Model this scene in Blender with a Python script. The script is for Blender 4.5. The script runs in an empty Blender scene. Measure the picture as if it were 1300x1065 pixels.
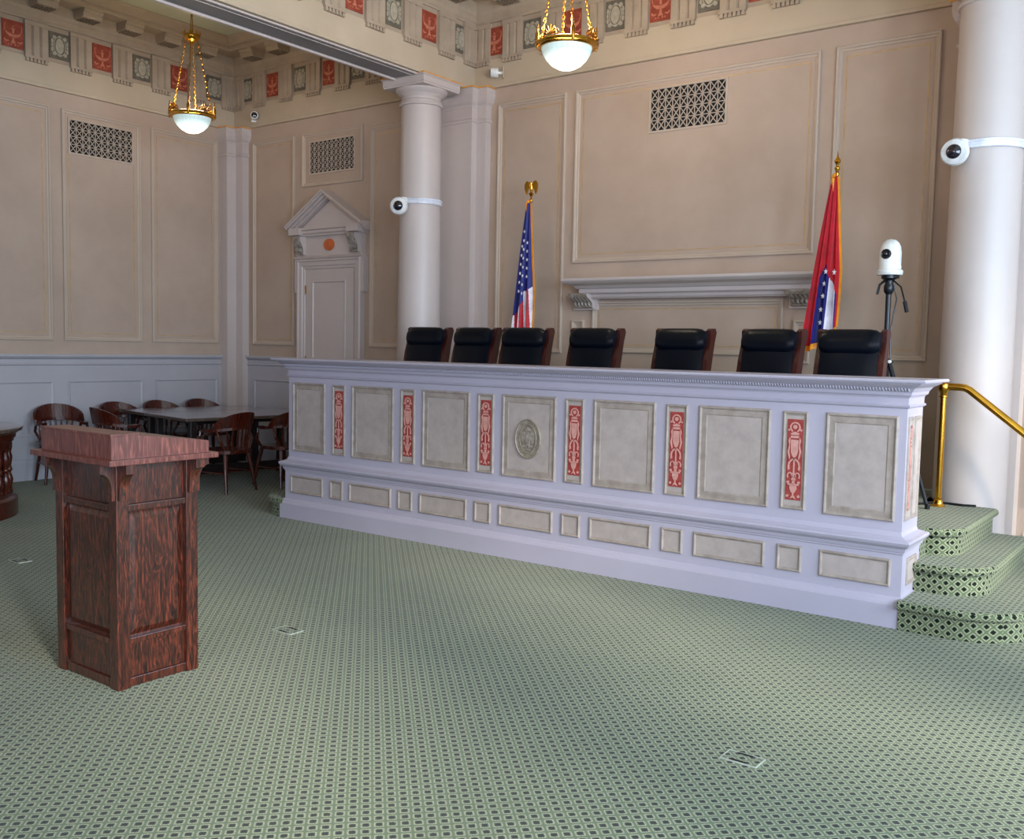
import bpy, bmesh, math, random
from math import sin, cos, pi, radians, sqrt, atan2
from mathutils import Vector, Matrix
random.seed(7)
sc = bpy.context.scene
col = sc.collection

# ------------------------------------------------------------------ colours / materials
def s2l(c):
    return tuple(((x/255)/12.92 if x/255 <= .04045 else ((x/255+.055)/1.055)**2.4) for x in c) + (1,)

class NT:
    def __init__(s, name):
        s.m = bpy.data.materials.new(name); s.m.use_nodes = True
        s.t = s.m.node_tree; s.n = s.t.nodes; s.n.clear()
        s.out = s.n.new('ShaderNodeOutputMaterial'); s.b = s.n.new('ShaderNodeBsdfPrincipled')
        s.l(s.b.outputs[0], s.out.inputs[0])
    def l(s, a, b): s.t.links.new(a, b)
    def new(s, t, **k):
        n = s.n.new(t)
        for a, v in k.items(): setattr(n, a, v)
        return n
    def math(s, op, a, b=None, c=None):
        n = s.new('ShaderNodeMath', operation=op)
        for i, x in enumerate((a, b, c)):
            if x is None: continue
            if isinstance(x, (int, float)): n.inputs[i].default_value = x
            else: s.l(x, n.inputs[i])
        return n.outputs[0]
    def ramp(s, fac, stops, interp='LINEAR'):
        n = s.new('ShaderNodeValToRGB'); r = n.color_ramp; r.interpolation = interp
        while len(r.elements) < len(stops): r.elements.new(.5)
        for e, (p, c) in zip(r.elements, stops): e.position = p; e.color = c if len(c) == 4 else s2l(c)
        s.l(fac, n.inputs[0]); return n.outputs[0]
    def coord(s, kind='Object', scale=(1, 1, 1)):
        tc = s.new('ShaderNodeTexCoord'); mp = s.new('ShaderNodeMapping')
        mp.inputs['Scale'].default_value = scale; s.l(tc.outputs[kind], mp.inputs[0]); return mp.outputs[0]
    def noise(s, vec, scale, detail=3, rough=.55, dist=0):
        n = s.new('ShaderNodeTexNoise'); s.l(vec, n.inputs['Vector'])
        n.inputs['Scale'].default_value = scale; n.inputs['Detail'].default_value = detail
        n.inputs['Roughness'].default_value = rough; n.inputs['Distortion'].default_value = dist
        return n.outputs[0]
    def bump(s, h, strength=.2, dist=.01):
        n = s.new('ShaderNodeBump'); n.inputs['Strength'].default_value = strength
        n.inputs['Distance'].default_value = dist; s.l(h, n.inputs['Height']); s.l(n.outputs[0], s.b.inputs['Normal'])

def plaster(name, c, var=10, rough=.75, scale=1.6):
    m = NT(name); v = m.coord()
    f = m.noise(v, scale, 4, .6)
    a = tuple(max(0, x-var) for x in c); b = tuple(min(255, x+var) for x in c)
    m.l(m.ramp(f, [(.3, a), (.7, b)]), m.b.inputs['Base Color'])
    m.b.inputs['Roughness'].default_value = rough
    g = m.noise(v, 60, 2); m.bump(g, .05, .004)
    return m.m

def simple(name, c, rough=.5, metal=0, coat=0, spec=None):
    m = NT(name); m.b.inputs['Base Color'].default_value = s2l(c)
    v = m.coord(); f = m.noise(v, 9, 3)
    a = tuple(x*.9 for x in c); b = tuple(min(255, x*1.08) for x in c)
    m.l(m.ramp(f, [(.3, a), (.7, b)]), m.b.inputs['Base Color'])
    m.b.inputs['Roughness'].default_value = rough; m.b.inputs['Metallic'].default_value = metal
    m.b.inputs['Coat Weight'].default_value = coat
    if spec is not None: m.b.inputs['Specular IOR Level'].default_value = spec
    return m.m

def wood(name, dark, light, sc_=(1, 1, 1), rough=.35, grain=60, coat=.3, bands=3., figure=.2):
    """long grain along the UV v axis"""
    m = NT(name); uv = m.coord('UV', (grain, grain*.07, 1)); f = m.noise(uv, 1.0, 5, .62, .5)
    uv2 = m.coord('UV', (bands*5, bands*.9, 1)); g = m.noise(uv2, 1.0, 3, .5, .8)
    fl = m.math('PINGPONG', m.math('MULTIPLY', g, 14.), 1.)
    mix = m.math('ADD', m.math('MULTIPLY', f, .78), m.math('MULTIPLY', fl, figure))
    m.l(m.ramp(mix, [(.34, dark), (.52, tuple((a+b)/2*.85 for a, b in zip(dark, light))), (.78, light)]), m.b.inputs['Base Color'])
    m.b.inputs['Roughness'].default_value = rough; m.b.inputs['Coat Weight'].default_value = coat
    m.b.inputs['Coat Roughness'].default_value = .25
    m.bump(mix, .08, .003)
    return m.m

def carpet(name):
    m = NT(name)
    tc = m.new('ShaderNodeTexCoord'); sep = m.new('ShaderNodeSeparateXYZ')
    wob = m.new('ShaderNodeTexNoise'); wob.inputs['Scale'].default_value = 25
    m.l(tc.outputs['UV'], wob.inputs['Vector'])
    m.l(tc.outputs['UV'], sep.inputs[0])
    P = .062
    U = m.math('DIVIDE', sep.outputs[0], P); V = m.math('DIVIDE', sep.outputs[1], P)
    def dist(o):
        a = m.math('ABSOLUTE', m.math('SUBTRACT', m.math('FRACT', m.math('ADD', U, o)), .5))
        b = m.math('ABSOLUTE', m.math('SUBTRACT', m.math('FRACT', m.math('ADD', V, o)), .5))
        return m.math('ADD', m.math('POWER', m.math('MULTIPLY', a, 1.0), 1.15), m.math('POWER', m.math('MULTIPLY', b, 1.0), 1.15))
    d = m.math('MINIMUM', dist(0), dist(.5))
    tuft = m.noise(tc.outputs['UV'], 420, 2)
    d2 = m.math('ADD', d, m.math('MULTIPLY', m.math('SUBTRACT', tuft, .5), .42))
    c = m.ramp(d2, [(0., (14, 24, 18)), (.15, (16, 28, 20)), (.19, (56, 72, 54)), (.215, (96, 108, 84)),
                    (.23, (194, 190, 164)), (.27, (186, 182, 156)), (.30, (104, 116, 92)), (.5, (88, 102, 78))])
    big = m.noise(tc.outputs['UV'], .9, 3)
    mx = m.new('ShaderNodeMix', data_type='RGBA', blend_type='MULTIPLY'); mx.inputs[0].default_value = 1
    m.l(c, mx.inputs[6]); m.l(m.ramp(big, [(.3, (225, 228, 222)), (.7, (255, 255, 250))]), mx.inputs[7])
    m.l(mx.outputs[2], m.b.inputs['Base Color'])
    m.b.inputs['Roughness'].default_value = .95; m.b.inputs['Specular IOR Level'].default_value = .1
    m.b.inputs['Sheen Weight'].default_value = .15
    m.bump(tuft, .5, .004)
    return m.m

M = {}
M['wall'] = plaster('wall_plaster', (182, 160, 144), 6)
M['wall2'] = plaster('moulding_plaster', (190, 171, 155), 5)
M['architrave'] = plaster('architrave_plaster', (188, 170, 148), 6)
M['frieze'] = plaster('frieze_plaster', (172, 153, 134), 7, scale=5)
M['cornice'] = plaster('cornice_plaster', (176, 158, 138), 8, scale=4)
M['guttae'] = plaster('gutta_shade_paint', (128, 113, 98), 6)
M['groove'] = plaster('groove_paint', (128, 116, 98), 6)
M['ceil'] = plaster('ceiling_paint', (196, 196, 172), 4)
M['dado'] = plaster('wainscot_paint', (178, 174, 180), 4, .5)
M['trim'] = plaster('column_paint', (198, 184, 180), 4, .42)
M['soffit'] = plaster('soffit_shade_paint', (140, 134, 136), 4, .6)  # trim colour greyed down to carry the shade under the beam
M['bench'] = plaster('bench_paint', (180, 173, 190), 3, .38)
M['benchmould'] = plaster('bench_panel_moulding_paint', (160, 146, 138), 14, .5, 14)
M['benchfield'] = plaster('bench_panel_field_paint', (176, 162, 158), 8, .5, 12)
M['sealp'] = plaster('seal_relief_paint', (140, 128, 114), 20, .5, 30)
M['redpaint'] = plaster('red_ground_paint', (150, 64, 44), 14, .6, 22)
M['bred'] = plaster('bench_red_paint', (158, 58, 54), 14, .6, 22)
M['salmon'] = plaster('salmon_relief_paint', (196, 118, 92), 10, .6, 30)
M['pinkrel'] = plaster('pink_relief_paint', (206, 148, 138), 10, .6, 30)
M['greyg'] = plaster('grey_green_ground_paint', (104, 96, 84), 10, .6, 22)
M['creamrel'] = plaster('cream_relief_paint', (172, 162, 144), 12, .6, 30)
M['medal'] = plaster('medallion_terracotta', (200, 100, 50), 12, .5, 30)
M['gilt'] = simple('gilt_line_paint', (200, 162, 104), .45, .2)
M['giltcap'] = simple('gilt_cap_paint', (232, 160, 60), .5, .1)
M['brass'] = simple('polished_brass', (226, 168, 62), .2, 1)
M['brassd'] = simple('aged_brass', (176, 124, 50), .32, 1)
M['dark'] = simple('dark_void', (12, 12, 13), .9)
M['leather'] = simple('black_leather', (5, 10, 20), .3, 0, .0, .22)
M['stand'] = simple('black_stand_metal', (22, 26, 34), .3, .3)
M['black'] = simple('black_plastic', (16, 16, 20), .3)
M['lens'] = simple('camera_lens_glass', (24, 16, 34), .06, 0, 1)
M['white'] = simple('white_plastic', (226, 224, 222), .35)
M['strap'] = simple('white_strap', (222, 224, 236), .4)
M['stone'] = plaster('console_antiqued_plaster', (150, 138, 128), 30, .55, 22)
M['oak'] = wood('quartersawn_oak', (22, 9, 8), (134, 60, 38), grain=120, rough=.28, bands=5., coat=.6)
M['oakh'] = wood('quartersawn_oak_top', (84, 38, 32), (160, 92, 78), grain=100, rough=.36, bands=3.)
M['mahog'] = wood('mahogany', (54, 15, 8), (124, 42, 18), grain=50, rough=.25, figure=.1)
M['mahogc'] = wood('chair_frame_mahogany', (44, 12, 10), (100, 28, 22), grain=50, rough=.25, figure=.1)
M['tabletop'] = wood('dark_table_top', (84, 70, 62), (112, 94, 84), grain=30, rough=.14, coat=1.)
M['tablebase'] = wood('dark_table_base', (18, 12, 12), (44, 26, 24), grain=24, rough=.35)
M['carpet'] = carpet('green_patterned_carpet')
M['plate'] = simple('floor_box_plate', (176, 182, 170), .35, .3)
M['fred'] = simple('flag_red_cloth', (186, 6, 32), .6)
M['fblue'] = simple('flag_blue_cloth', (14, 22, 110), .6)
M['fwhite'] = simple('flag_white_cloth', (232, 226, 238), .6)
M['fringe'] = simple('flag_gold_fringe', (246, 150, 22), .5)
M['pole'] = wood('flag_pole_wood', (70, 36, 18), (140, 84, 44), grain=30)
M['mortar'] = simple('window_reveal_paint', (220, 220, 224), .5)

def glow(name, c, strength):
    m = NT(name); m.b.inputs['Base Color'].default_value = s2l(c); m.b.inputs['Roughness'].default_value = .25
    geo = m.new('ShaderNodeTexCoord'); sep = m.new('ShaderNodeSeparateXYZ'); m.l(geo.outputs['Object'], sep.inputs[0])
    # fluted glass: the lamp inside lights the flutes of the lower bowl more strongly than the frosted band
    ang = m.math('ARCTAN2', sep.outputs[1], sep.outputs[0])
    fl = m.math('ADD', m.math('MULTIPLY', m.math('SINE', m.math('MULTIPLY', ang, 28)), .18), .9)
    zz = m.ramp(m.math('ADD', m.math('MULTIPLY', sep.outputs[2], 4), 1), [(0., (1, 1, 1, 1)), (.6, (.85, .85, .85, 1)), (.78, (.3, .3, .3, 1)), (1, (.3, .3, .3, 1))])
    st = m.math('MULTIPLY', m.math('MULTIPLY', zz, fl), strength)
    m.l(st, m.b.inputs['Emission Strength']); m.b.inputs['Emission Color'].default_value = s2l((226, 246, 240))
    return m.m
M['glass'] = glow('lit_fluted_glass', (225, 245, 242), .95)

# ------------------------------------------------------------------ mesh builder
class MB:
    def __init__(s, M0=None):
        s.v = []; s.f = []; s.mi = []; s.M = M0 or Matrix.Identity(4)
    def add(s, vs, fs, mi=0):
        b = len(s.v); s.v += [s.M @ Vector(v) for v in vs]
        for f in fs: s.f.append([b+i for i in f]); s.mi.append(mi)
    def box(s, x0, x1, y0, y1, z0, z1, mi=0):
        s.add([(x0, y0, z0), (x1, y0, z0), (x1, y1, z0), (x0, y1, z0), (x0, y0, z1), (x1, y0, z1), (x1, y1, z1), (x0, y1, z1)],
              [(0, 3, 2, 1), (4, 5, 6, 7), (0, 1, 5, 4), (1, 2, 6, 5), (2, 3, 7, 6), (3, 0, 4, 7)], mi); return s
    def cbox(s, x0, x1, y0, y1, z0, z1, c=.004, mi=0):
        """box with chamfered edges"""
        V = []; 
        bm = bmesh.new(); bmesh.ops.create_cube(bm, size=1)
        for v in bm.verts: v.co = Vector(((x0+x1)/2+v.co.x*(x1-x0), (y0+y1)/2+v.co.y*(y1-y0), (z0+z1)/2+v.co.z*(z1-z0)))
        bmesh.ops.bevel(bm, geom=bm.edges[:], offset=min(c, (x1-x0)*.45, (y1-y0)*.45, (z1-z0)*.45), segments=2, profile=.6, affect='EDGES')
        s.add([v.co.copy() for v in bm.verts], [[v.index for v in f.verts] for f in bm.faces] if not bm.verts.index_update() else None, mi); bm.free(); return s
    def prism(s, poly, d0, d1, plane='xz', mi=0):
        """poly in a plane, extruded along the third axis from d0 to d1"""
        def mk(a, b, d): return {'xz': (a, d, b), 'yz': (d, a, b), 'xy': (a, b, d)}[plane]
        n = len(poly); vs = [mk(a, b, d0) for a, b in poly] + [mk(a, b, d1) for a, b in poly]
        fs = [list(range(n))[::-1], list(range(n, 2*n))] + [(i, (i+1) % n, n+(i+1) % n, n+i) for i in range(n)]
        s.add(vs, fs, mi); return s
    def lathe(s, prof, cx=0, cy=0, seg=32, cap=True, mi=0, a0=0, a1=2*pi):
        full = abs(a1-a0-2*pi) < 1e-6; n = seg if full else seg+1; vs = []; fs = []
        for r, z in prof:
            for k in range(n):
                a = a0+(a1-a0)*k/seg; vs.append((cx+r*cos(a), cy+r*sin(a), z))
        for i in range(len(prof)-1):
            for k in range(seg):
                k2 = (k+1) % n; fs.append((i*n+k, i*n+k2, (i+1)*n+k2, (i+1)*n+k))
        if cap and full:
            if prof[0][0] > 1e-4: fs.append(list(range(n))[::-1])
            if prof[-1][0] > 1e-4: fs.append(list(range((len(prof)-1)*n, len(prof)*n)))
        s.add(vs, fs, mi); return s
    def tube(s, pts, r, seg=8, mi=0, closed=False):
        """round sweep; r a number or list"""
        P = [Vector(p) for p in pts]; n = len(P); R = r if isinstance(r, (list, tuple)) else [r]*n; vs = []; fs = []; up = None
        for i in range(n):
            a = P[i-1] if (i or closed) else P[i]; b = P[(i+1) % n] if (i < n-1 or closed) else P[i]
            t = (b-a).normalized()
            if up is None:
                up = Vector((0, 0, 1)) if abs(t.z) < .9 else Vector((1, 0, 0))
            x = t.cross(up)
            if x.length < 1e-5: x = t.cross(Vector((0, 1, 0)))
            x.normalize(); y = x.cross(t).normalized(); up = y
            for k in range(seg):
                q = 2*pi*k/seg; vs.append(P[i]+x*R[i]*cos(q)+y*R[i]*sin(q))
        m = n if closed else n-1
        for i in range(m):
            j = (i+1) % n
            for k in range(seg): fs.append((i*seg+k, i*seg+(k+1) % seg, j*seg+(k+1) % seg, j*seg+k))
        if not closed: fs += [list(range(seg))[::-1], list(range((n-1)*seg, n*seg))]
        s.add(vs, fs, mi); return s
    def strip(s, pts, sections, closed_sec=True, mi=0, cap=True):
        """sections: per point list of 3-D verts of the same length"""
        n = len(sections); k = len(sections[0]); vs = [v for q in sections for v in q]; fs = []
        for i in range(n-1):
            for j in range(k if closed_sec else k-1):
                j2 = (j+1) % k; fs.append((i*k+j, i*k+j2, (i+1)*k+j2, (i+1)*k+j))
        if cap and closed_sec: fs += [list(range(k))[::-1], list(range((n-1)*k, n*k))]
        s.add(vs, fs, mi); return s
    def frame(s, o, u, v, nrm, rect, prof, mi=0, fill=None):
        """moulding mitred round a rectangle; prof = [(inset, height)]"""
        o, u, v, nrm = Vector(o), Vector(u), Vector(v), Vector(nrm); a0, b0, a1, b1 = rect; vs = []; fs = []
        for d, h in prof:
            for a, b in ((a0+d, b0+d), (a1-d, b0+d), (a1-d, b1-d), (a0+d, b1-d)): vs.append(o+u*a+v*b+nrm*h)
        for i in range(len(prof)-1):
            for k in range(4): fs.append((i*4+k, i*4+(k+1) % 4, (i+1)*4+(k+1) % 4, (i+1)*4+k))
        s.add(vs, fs, mi)
        if fill is not None:
            b = (len(prof)-1)*4; s.add(vs[b:b+4], [(0, 1, 2, 3)], fill)
        return s
    def ring(s, rect, prof, mi=0, cap=False):
        """profile [(out, z)] swept round a horizontal rectangle (x0,y0,x1,y1)"""
        x0, y0, x1, y1 = rect; vs = []; fs = []
        for d, z in prof:
            for x, y in ((x0-d, y0-d), (x1+d, y0-d), (x1+d, y1+d), (x0-d, y1+d)): vs.append((x, y, z))
        for i in range(len(prof)-1):
            for k in range(4): fs.append((i*4+k, i*4+(k+1) % 4, (i+1)*4+(k+1) % 4, (i+1)*4+k))
        if cap: fs += [(3, 2, 1, 0), tuple(range(len(vs)-4, len(vs)))]
        s.add(vs, fs, mi); return s
    def run(s, p0, p1, nrm, prof, e0=0, e1=0, mi=0, cap=True):
        """profile [(out, z)] extruded from p0 to p1 (z ignored); ends shifted by e*out along the direction"""
        p0, p1, nrm = Vector(p0), Vector(p1), Vector(nrm); d = (p1-p0).normalized(); A = []; B = []
        for o, z in prof:
            a = p0+nrm*o-d*(e0*o); b = p1+nrm*o+d*(e1*o); a.z = z; b.z = z; A.append(a); B.append(b)
        n = len(prof); fs = [(i, i+1, n+i+1, n+i) for i in range(n-1)]
        if cap: fs += [list(range(n)), list(range(n, 2*n))[::-1]]
        s.add(A+B, fs, mi); return s
    def build(s, name, mats, parent=None, smooth=False, world=False, kind=None, label=None, wn=False):
        vs = s.v
        if parent is not None and world:
            off = Vector((0, 0, 0)); p = parent
            while p is not None: off += p.location; p = p.parent
            vs = [v-off for v in vs]
        me = bpy.data.meshes.new(name); me.from_pydata([tuple(v) for v in vs], [], s.f)
        mats = mats if isinstance(mats, (list, tuple)) else [mats]
        for m in mats: me.materials.append(M[m] if isinstance(m, str) else m)
        me.polygons.foreach_set('material_index', s.mi)
        bm = bmesh.new(); bm.from_mesh(me); bmesh.ops.recalc_face_normals(bm, faces=bm.faces[:])
        uvl = bm.loops.layers.uv.new('UVMap')
        for f in bm.faces:
            n = f.normal; ax, ay, az = abs(n.x), abs(n.y), abs(n.z)
            for lp in f.loops:
                c = lp.vert.co
                lp[uvl].uv = (c.x, c.y) if az >= ax and az >= ay else ((c.y, c.z) if ax >= ay else (c.x, c.z))
            f.smooth = smooth
        bm.to_mesh(me); bm.free()
        if smooth:
            try: me.set_sharp_from_angle(angle=radians(38))
            except Exception: pass
        o = bpy.data.objects.new(name, me); col.objects.link(o)
        if parent is not None: o.parent = parent
        if kind: o['kind'] = kind
        if label: o['label'] = label
        return o

def tag(o, label, cat, group=None, kind=None):
    o['label'] = label; o['category'] = cat
    if group: o['group'] = group
    if kind: o['kind'] = kind
    return o
def thing(name, loc, label, cat, group=None, kind=None, rz=0):
    o = bpy.data.objects.new(name, None); o.empty_display_size = .1; col.objects.link(o); o.location = loc; o.rotation_euler = (0, 0, rz)
    return tag(o, label, cat, group, kind)
def dup(root, loc, rz=None, label=None, scale=None):
    def cp(o, par):
        c = o.copy(); col.objects.link(c); c.parent = par
        for ch in o.children: cp(ch, c)
        return c
    r = cp(root, None); r.location = loc
    if rz is not None: r.rotation_euler = (0, 0, rz)
    if label: r['label'] = label
    if scale: r.scale = (scale,)*3
    return r
def inst(o, parent, M4, name=None):
    """a copy of a part placed by a matrix under a parent"""
    c = o.copy(); col.objects.link(c); c.parent = parent; c.matrix_local = M4; return c

def arc(cx, cy, r, a0, a1, n, ry=None):
    ry = r if ry is None else ry
    return [(cx+r*cos(radians(a0+(a1-a0)*i/n)), cy+ry*sin(radians(a0+(a1-a0)*i/n))) for i in range(n+1)]

# ------------------------------------------------------------------ room dimensions (metres)
YB, YA, XL = 8.40, 8.25, -10.78      # main rear wall, aisle rear wall, left wall
BX0, BX1 = -7.18, -6.84              # left beam
RX0, RX1 = -1.66, -1.32              # right beam
ZA, ZC = 4.355, 5.40                 # underside of entablature, ceiling
XR, YF = 3.4, -5.0                   # right wall, wall behind the camera

# ---------------- floor, ceilings, walls
fl = MB(); fl.box(XL-.2, XR+.2, YF-.2, YB+.2, -.1, 0)
tag(fl.build('floor', 'carpet'), 'green carpet woven with a small cream and dark diamond lattice', 'floor', kind='structure')
c1 = MB(); c1.box(BX1, RX0, YF, YB, ZC, ZC+.1)
tag(c1.build('ceiling', 'ceil'), 'pale ceiling over the main hall', 'ceiling', kind='structure')
c2 = MB(); c2.box(XL, BX0, YF, YA, ZC, ZC+.1)
tag(c2.build('ceiling', 'ceil'), 'pale green ceiling over the side aisle left of the beam', 'ceiling', kind='structure')
c3 = MB(); c3.box(RX1, XR, YF, YB, ZC, ZC+.1)
tag(c3.build('ceiling', 'ceil'), 'pale ceiling over the window aisle', 'ceiling', kind='structure')

MOULD = [(0, 0), (0, .022), (.008, .028), (.02, .026), (.028, .012), (.042, .010), (.048, 0)]
def wall_panel(parent, o, u, v, n, rect, gilt=.1, name='panel_moulding'):
    mb = MB(); mb.frame(o, u, v, n, rect, MOULD); mb.build(name, 'wall2', parent, world=True)
    if gilt:
        a0, b0, a1, b1 = rect; g = gilt
        mb = MB(); mb.frame(o, u, v, n, (a0+g, b0+g, a1-g, b1-g), [(0, 0), (0, .003), (.006, .003), (.006, 0)])
        mb.build('gilt_line', 'gilt', parent, world=True)

def structure(name, mb, mat, label, cat):
    return tag(mb.build(name, mat), label, cat, kind='structure')

# main rear wall
wb = structure('wall_back', MB().box(BX1-.2, XR+.2, YB, YB+.2, 0, ZC), 'wall', 'beige rear wall of the hall with framed panels behind the bench', 'wall')
nB = (0, -1, 0); X, Z = (1, 0, 0), (0, 0, 1); oB = (0, YB, 0)
wall_panel(wb, oB, X, Z, nB, (-6.49, 1.545, -5.615, 4.185), .085)
wall_panel(wb, oB, X, Z, nB, (-5.50, 2.46, -3.005, 4.185), .085)
wall_panel(wb, oB, X, Z, nB, (-2.87, 1.545, -2.03, 4.185), .085)
wall_panel(wb, oB, X, Z, nB, (-5.245, 1.56, -3.25, 2.07), .075)
wall_panel(wb, oB, X, Z, nB, (-5.49, 1.50, -5.34, 1.885), 0)
wall_panel(wb, oB, X, Z, nB, (-3.155, 1.50, -3.0, 1.885), 0)
wall_panel(wb, oB, X, Z, nB, (-1.22, .45, -.35, 4.185), .085)
wall_panel(wb, oB, X, Z, nB, (-.2, .45, .8, 4.185), .085)
mb = MB(); mb.run((-1.25, YB, 0), (XR, YB, 0), nB, [(0, 0), (.03, 0), (.03, .17), (.022, .2), (.012, .21), (.0, .235)])
structure('baseboard_back', mb, 'wall2', 'low beige baseboard under the rear wall beyond the right column', 'baseboard')

# aisle rear wall
wa = structure('wall_back_left', MB().box(XL-.2, BX0+.02, YA, YA+.2, 0, ZC), 'wall', 'beige rear wall of the side aisle holding the pedimented door', 'wall')
oA = (0, YA, 0)
wall_panel(wa, oA, X, Z, nB, (-10.39, 1.56, -9.585, 4.17), .075)
wall_panel(wa, oA, X, Z, nB, (-9.44, 3.52, -8.385, 4.17), 0)
wall_panel(wa, oA, X, Z, nB, (-8.25, 1.56, -7.30, 4.12), .085)
# left wall
wl = structure('wall_left', MB().box(XL-.2, XL, YF, YA, 0, ZC), 'wall', 'beige left wall of the aisle with tall framed panels', 'wall')
oL = (XL, 0, 0); Yv = (0, 1, 0); nL = (1, 0, 0)
for k, (a, b) in enumerate(((7.0, 7.97), (5.875, 6.86), (4.75, 5.74), (3.62, 4.61), (2.5, 3.48))):
    wall_panel(wl, oL, Yv, Z, nL, (a, 1.57, b, 4.18), .085)
# wainscot on the left and aisle walls
def dado(name, p0, p1, n, e0, e1, label):
    mb = MB()
    mb.run(p0, p1, n, [(0, 1.40), (0, 1.415), (.055, 1.415), (.062, 1.405), (.062, 1.39), (.05, 1.375), (.03, 1.362), (.02, 1.355), (.02, 1.31), (.032, 1.305), (.032, 1.295), (.016, 1.285),
                       (.016, .24), (.028, .225), (.034, .2), (.034, 0), (0, 0)], e0, e1)
    return structure(name, mb, 'dado', label, 'wainscot')
d1 = dado('trim_left', (XL, YF, 0), (XL, YA, 0), nL, 0, 0, 'pale blue-white wainscot running along the left wall')
d2 = dado('trim_back_left', (XL, YA, 0), (-9.47, YA, 0), nB, 0, 0, 'pale wainscot left of the pedimented door')
d3 = dado('trim_back_left', (-8.34, YA, 0), (BX0, YA, 0), nB, 0, 0, 'pale wainscot right of the pedimented door')
DM = [(0, 0), (0, .010), (.01, .012), (.022, .004), (.03, 0)]
for a, b in ((7.03, 7.95), (5.905, 6.86), (4.78, 5.735), (3.65, 4.61), (2.53, 3.48)):
    mb = MB(); mb.frame((XL+.016, 0, 0), Yv, Z, nL, (a, .49, b, 1.11), DM); mb.build('panel_moulding', 'dado', d1, world=True)
mb = MB(); mb.frame((0, YA-.016, 0), X, Z, nB, (-10.36, .49, -9.6, 1.11), DM); mb.build('panel_moulding', 'dado', d2, world=True)
mb = MB(); mb.frame((0, YA-.016, 0), X, Z, nB, (-8.2, .49, -7.3, 1.11), DM); mb.build('panel_moulding', 'dado', d3, world=True)

# right wall with three tall windows, and the wall behind the camera with windows
def windowed_wall(name, label, horizontal, pos, a0, a1, wins, z0, z1, thick):
    mb = MB()
    def seg(p, q, zl, zh):
        if horizontal: mb.box(p, q, min(pos, pos+thick), max(pos, pos+thick), zl, zh)
        else: mb.box(min(pos, pos+thick), max(pos, pos+thick), p, q, zl, zh)
    e = a0
    for p, q in wins:
        seg(e, p, 0, ZC); seg(p, q, 0, z0); seg(p, q, z1, ZC); e = q
    seg(e, a1, 0, ZC)
    return structure(name, mb, 'wall', label, 'wall')
WR = [(-3.2, -1.8), (-.7, .7), (1.8, 3.2), (4.1, 5.5), (6.4, 7.8)]
WF = [(-3.2, -1.6), (-.2, 1.4)]
windowed_wall('wall_right', 'beige window wall on the right of the hall, outside the frame', False, XR, YF, YB+.2, WR, .9, 4.2, .3)
windowed_wall('wall_front', 'beige window wall behind the viewer', True, YF, XL, XR, WF, .9, 4.2, -.3)
wi = 0
def window(n, horizontal, pos, p, q, z0=.9, z1=4.2):
    mb = MB(); w = .06; d = .05
    def b(a, c, zl, zh):
        if horizontal: mb.box(a, c, pos-.15-d/2, pos-.15+d/2, zl, zh)
        else: mb.box(pos+.15-d/2, pos+.15+d/2, a, c, zl, zh)
    b(p, p+w, z0, z1); b(q-w, q, z0, z1); b(p+w, q-w, z0, z0+w); b(p+w, q-w, z1-w, z1); b(p+w, q-w, (z0+z1)/2-.03, (z0+z1)/2+.03)
    m = (p+q)/2; b(m-.015, m+.015, z0+w, (z0+z1)/2-.03); b(m-.015, m+.015, (z0+z1)/2+.03, z1-w)
    return structure('window_%d' % n, mb, 'mortar', 'white sash window number frame letting daylight in', 'window')
for (p, q) in WR: wi += 1; window(wi, False, XR, p, q)
for (p, q) in WF: wi += 1; window(wi, True, YF, p, q)

# ---------------- beams with frieze, and entablature runs
bm1 = structure('trim_1', MB().box(BX0, BX1, YF, YB, ZA, ZC), 'architrave', 'long ceiling beam carried by the left column, with a painted frieze', 'beam')
bm2 = structure('trim_2', MB().box(RX0, RX1, YF, YB, ZA, ZC), 'architrave', 'long ceiling beam over the right column, above the frame', 'beam')
mb = MB()
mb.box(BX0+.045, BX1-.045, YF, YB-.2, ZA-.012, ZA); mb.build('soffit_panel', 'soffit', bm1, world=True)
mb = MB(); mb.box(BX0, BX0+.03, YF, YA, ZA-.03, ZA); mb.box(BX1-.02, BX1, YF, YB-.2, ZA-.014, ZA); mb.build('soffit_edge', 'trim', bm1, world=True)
mb = MB(); mb.box(BX1-.075, BX1-.065, YF, YB-.3, ZA-.016, ZA-.012); mb.build('soffit_bead', 'trim', bm1, world=True)

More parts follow.
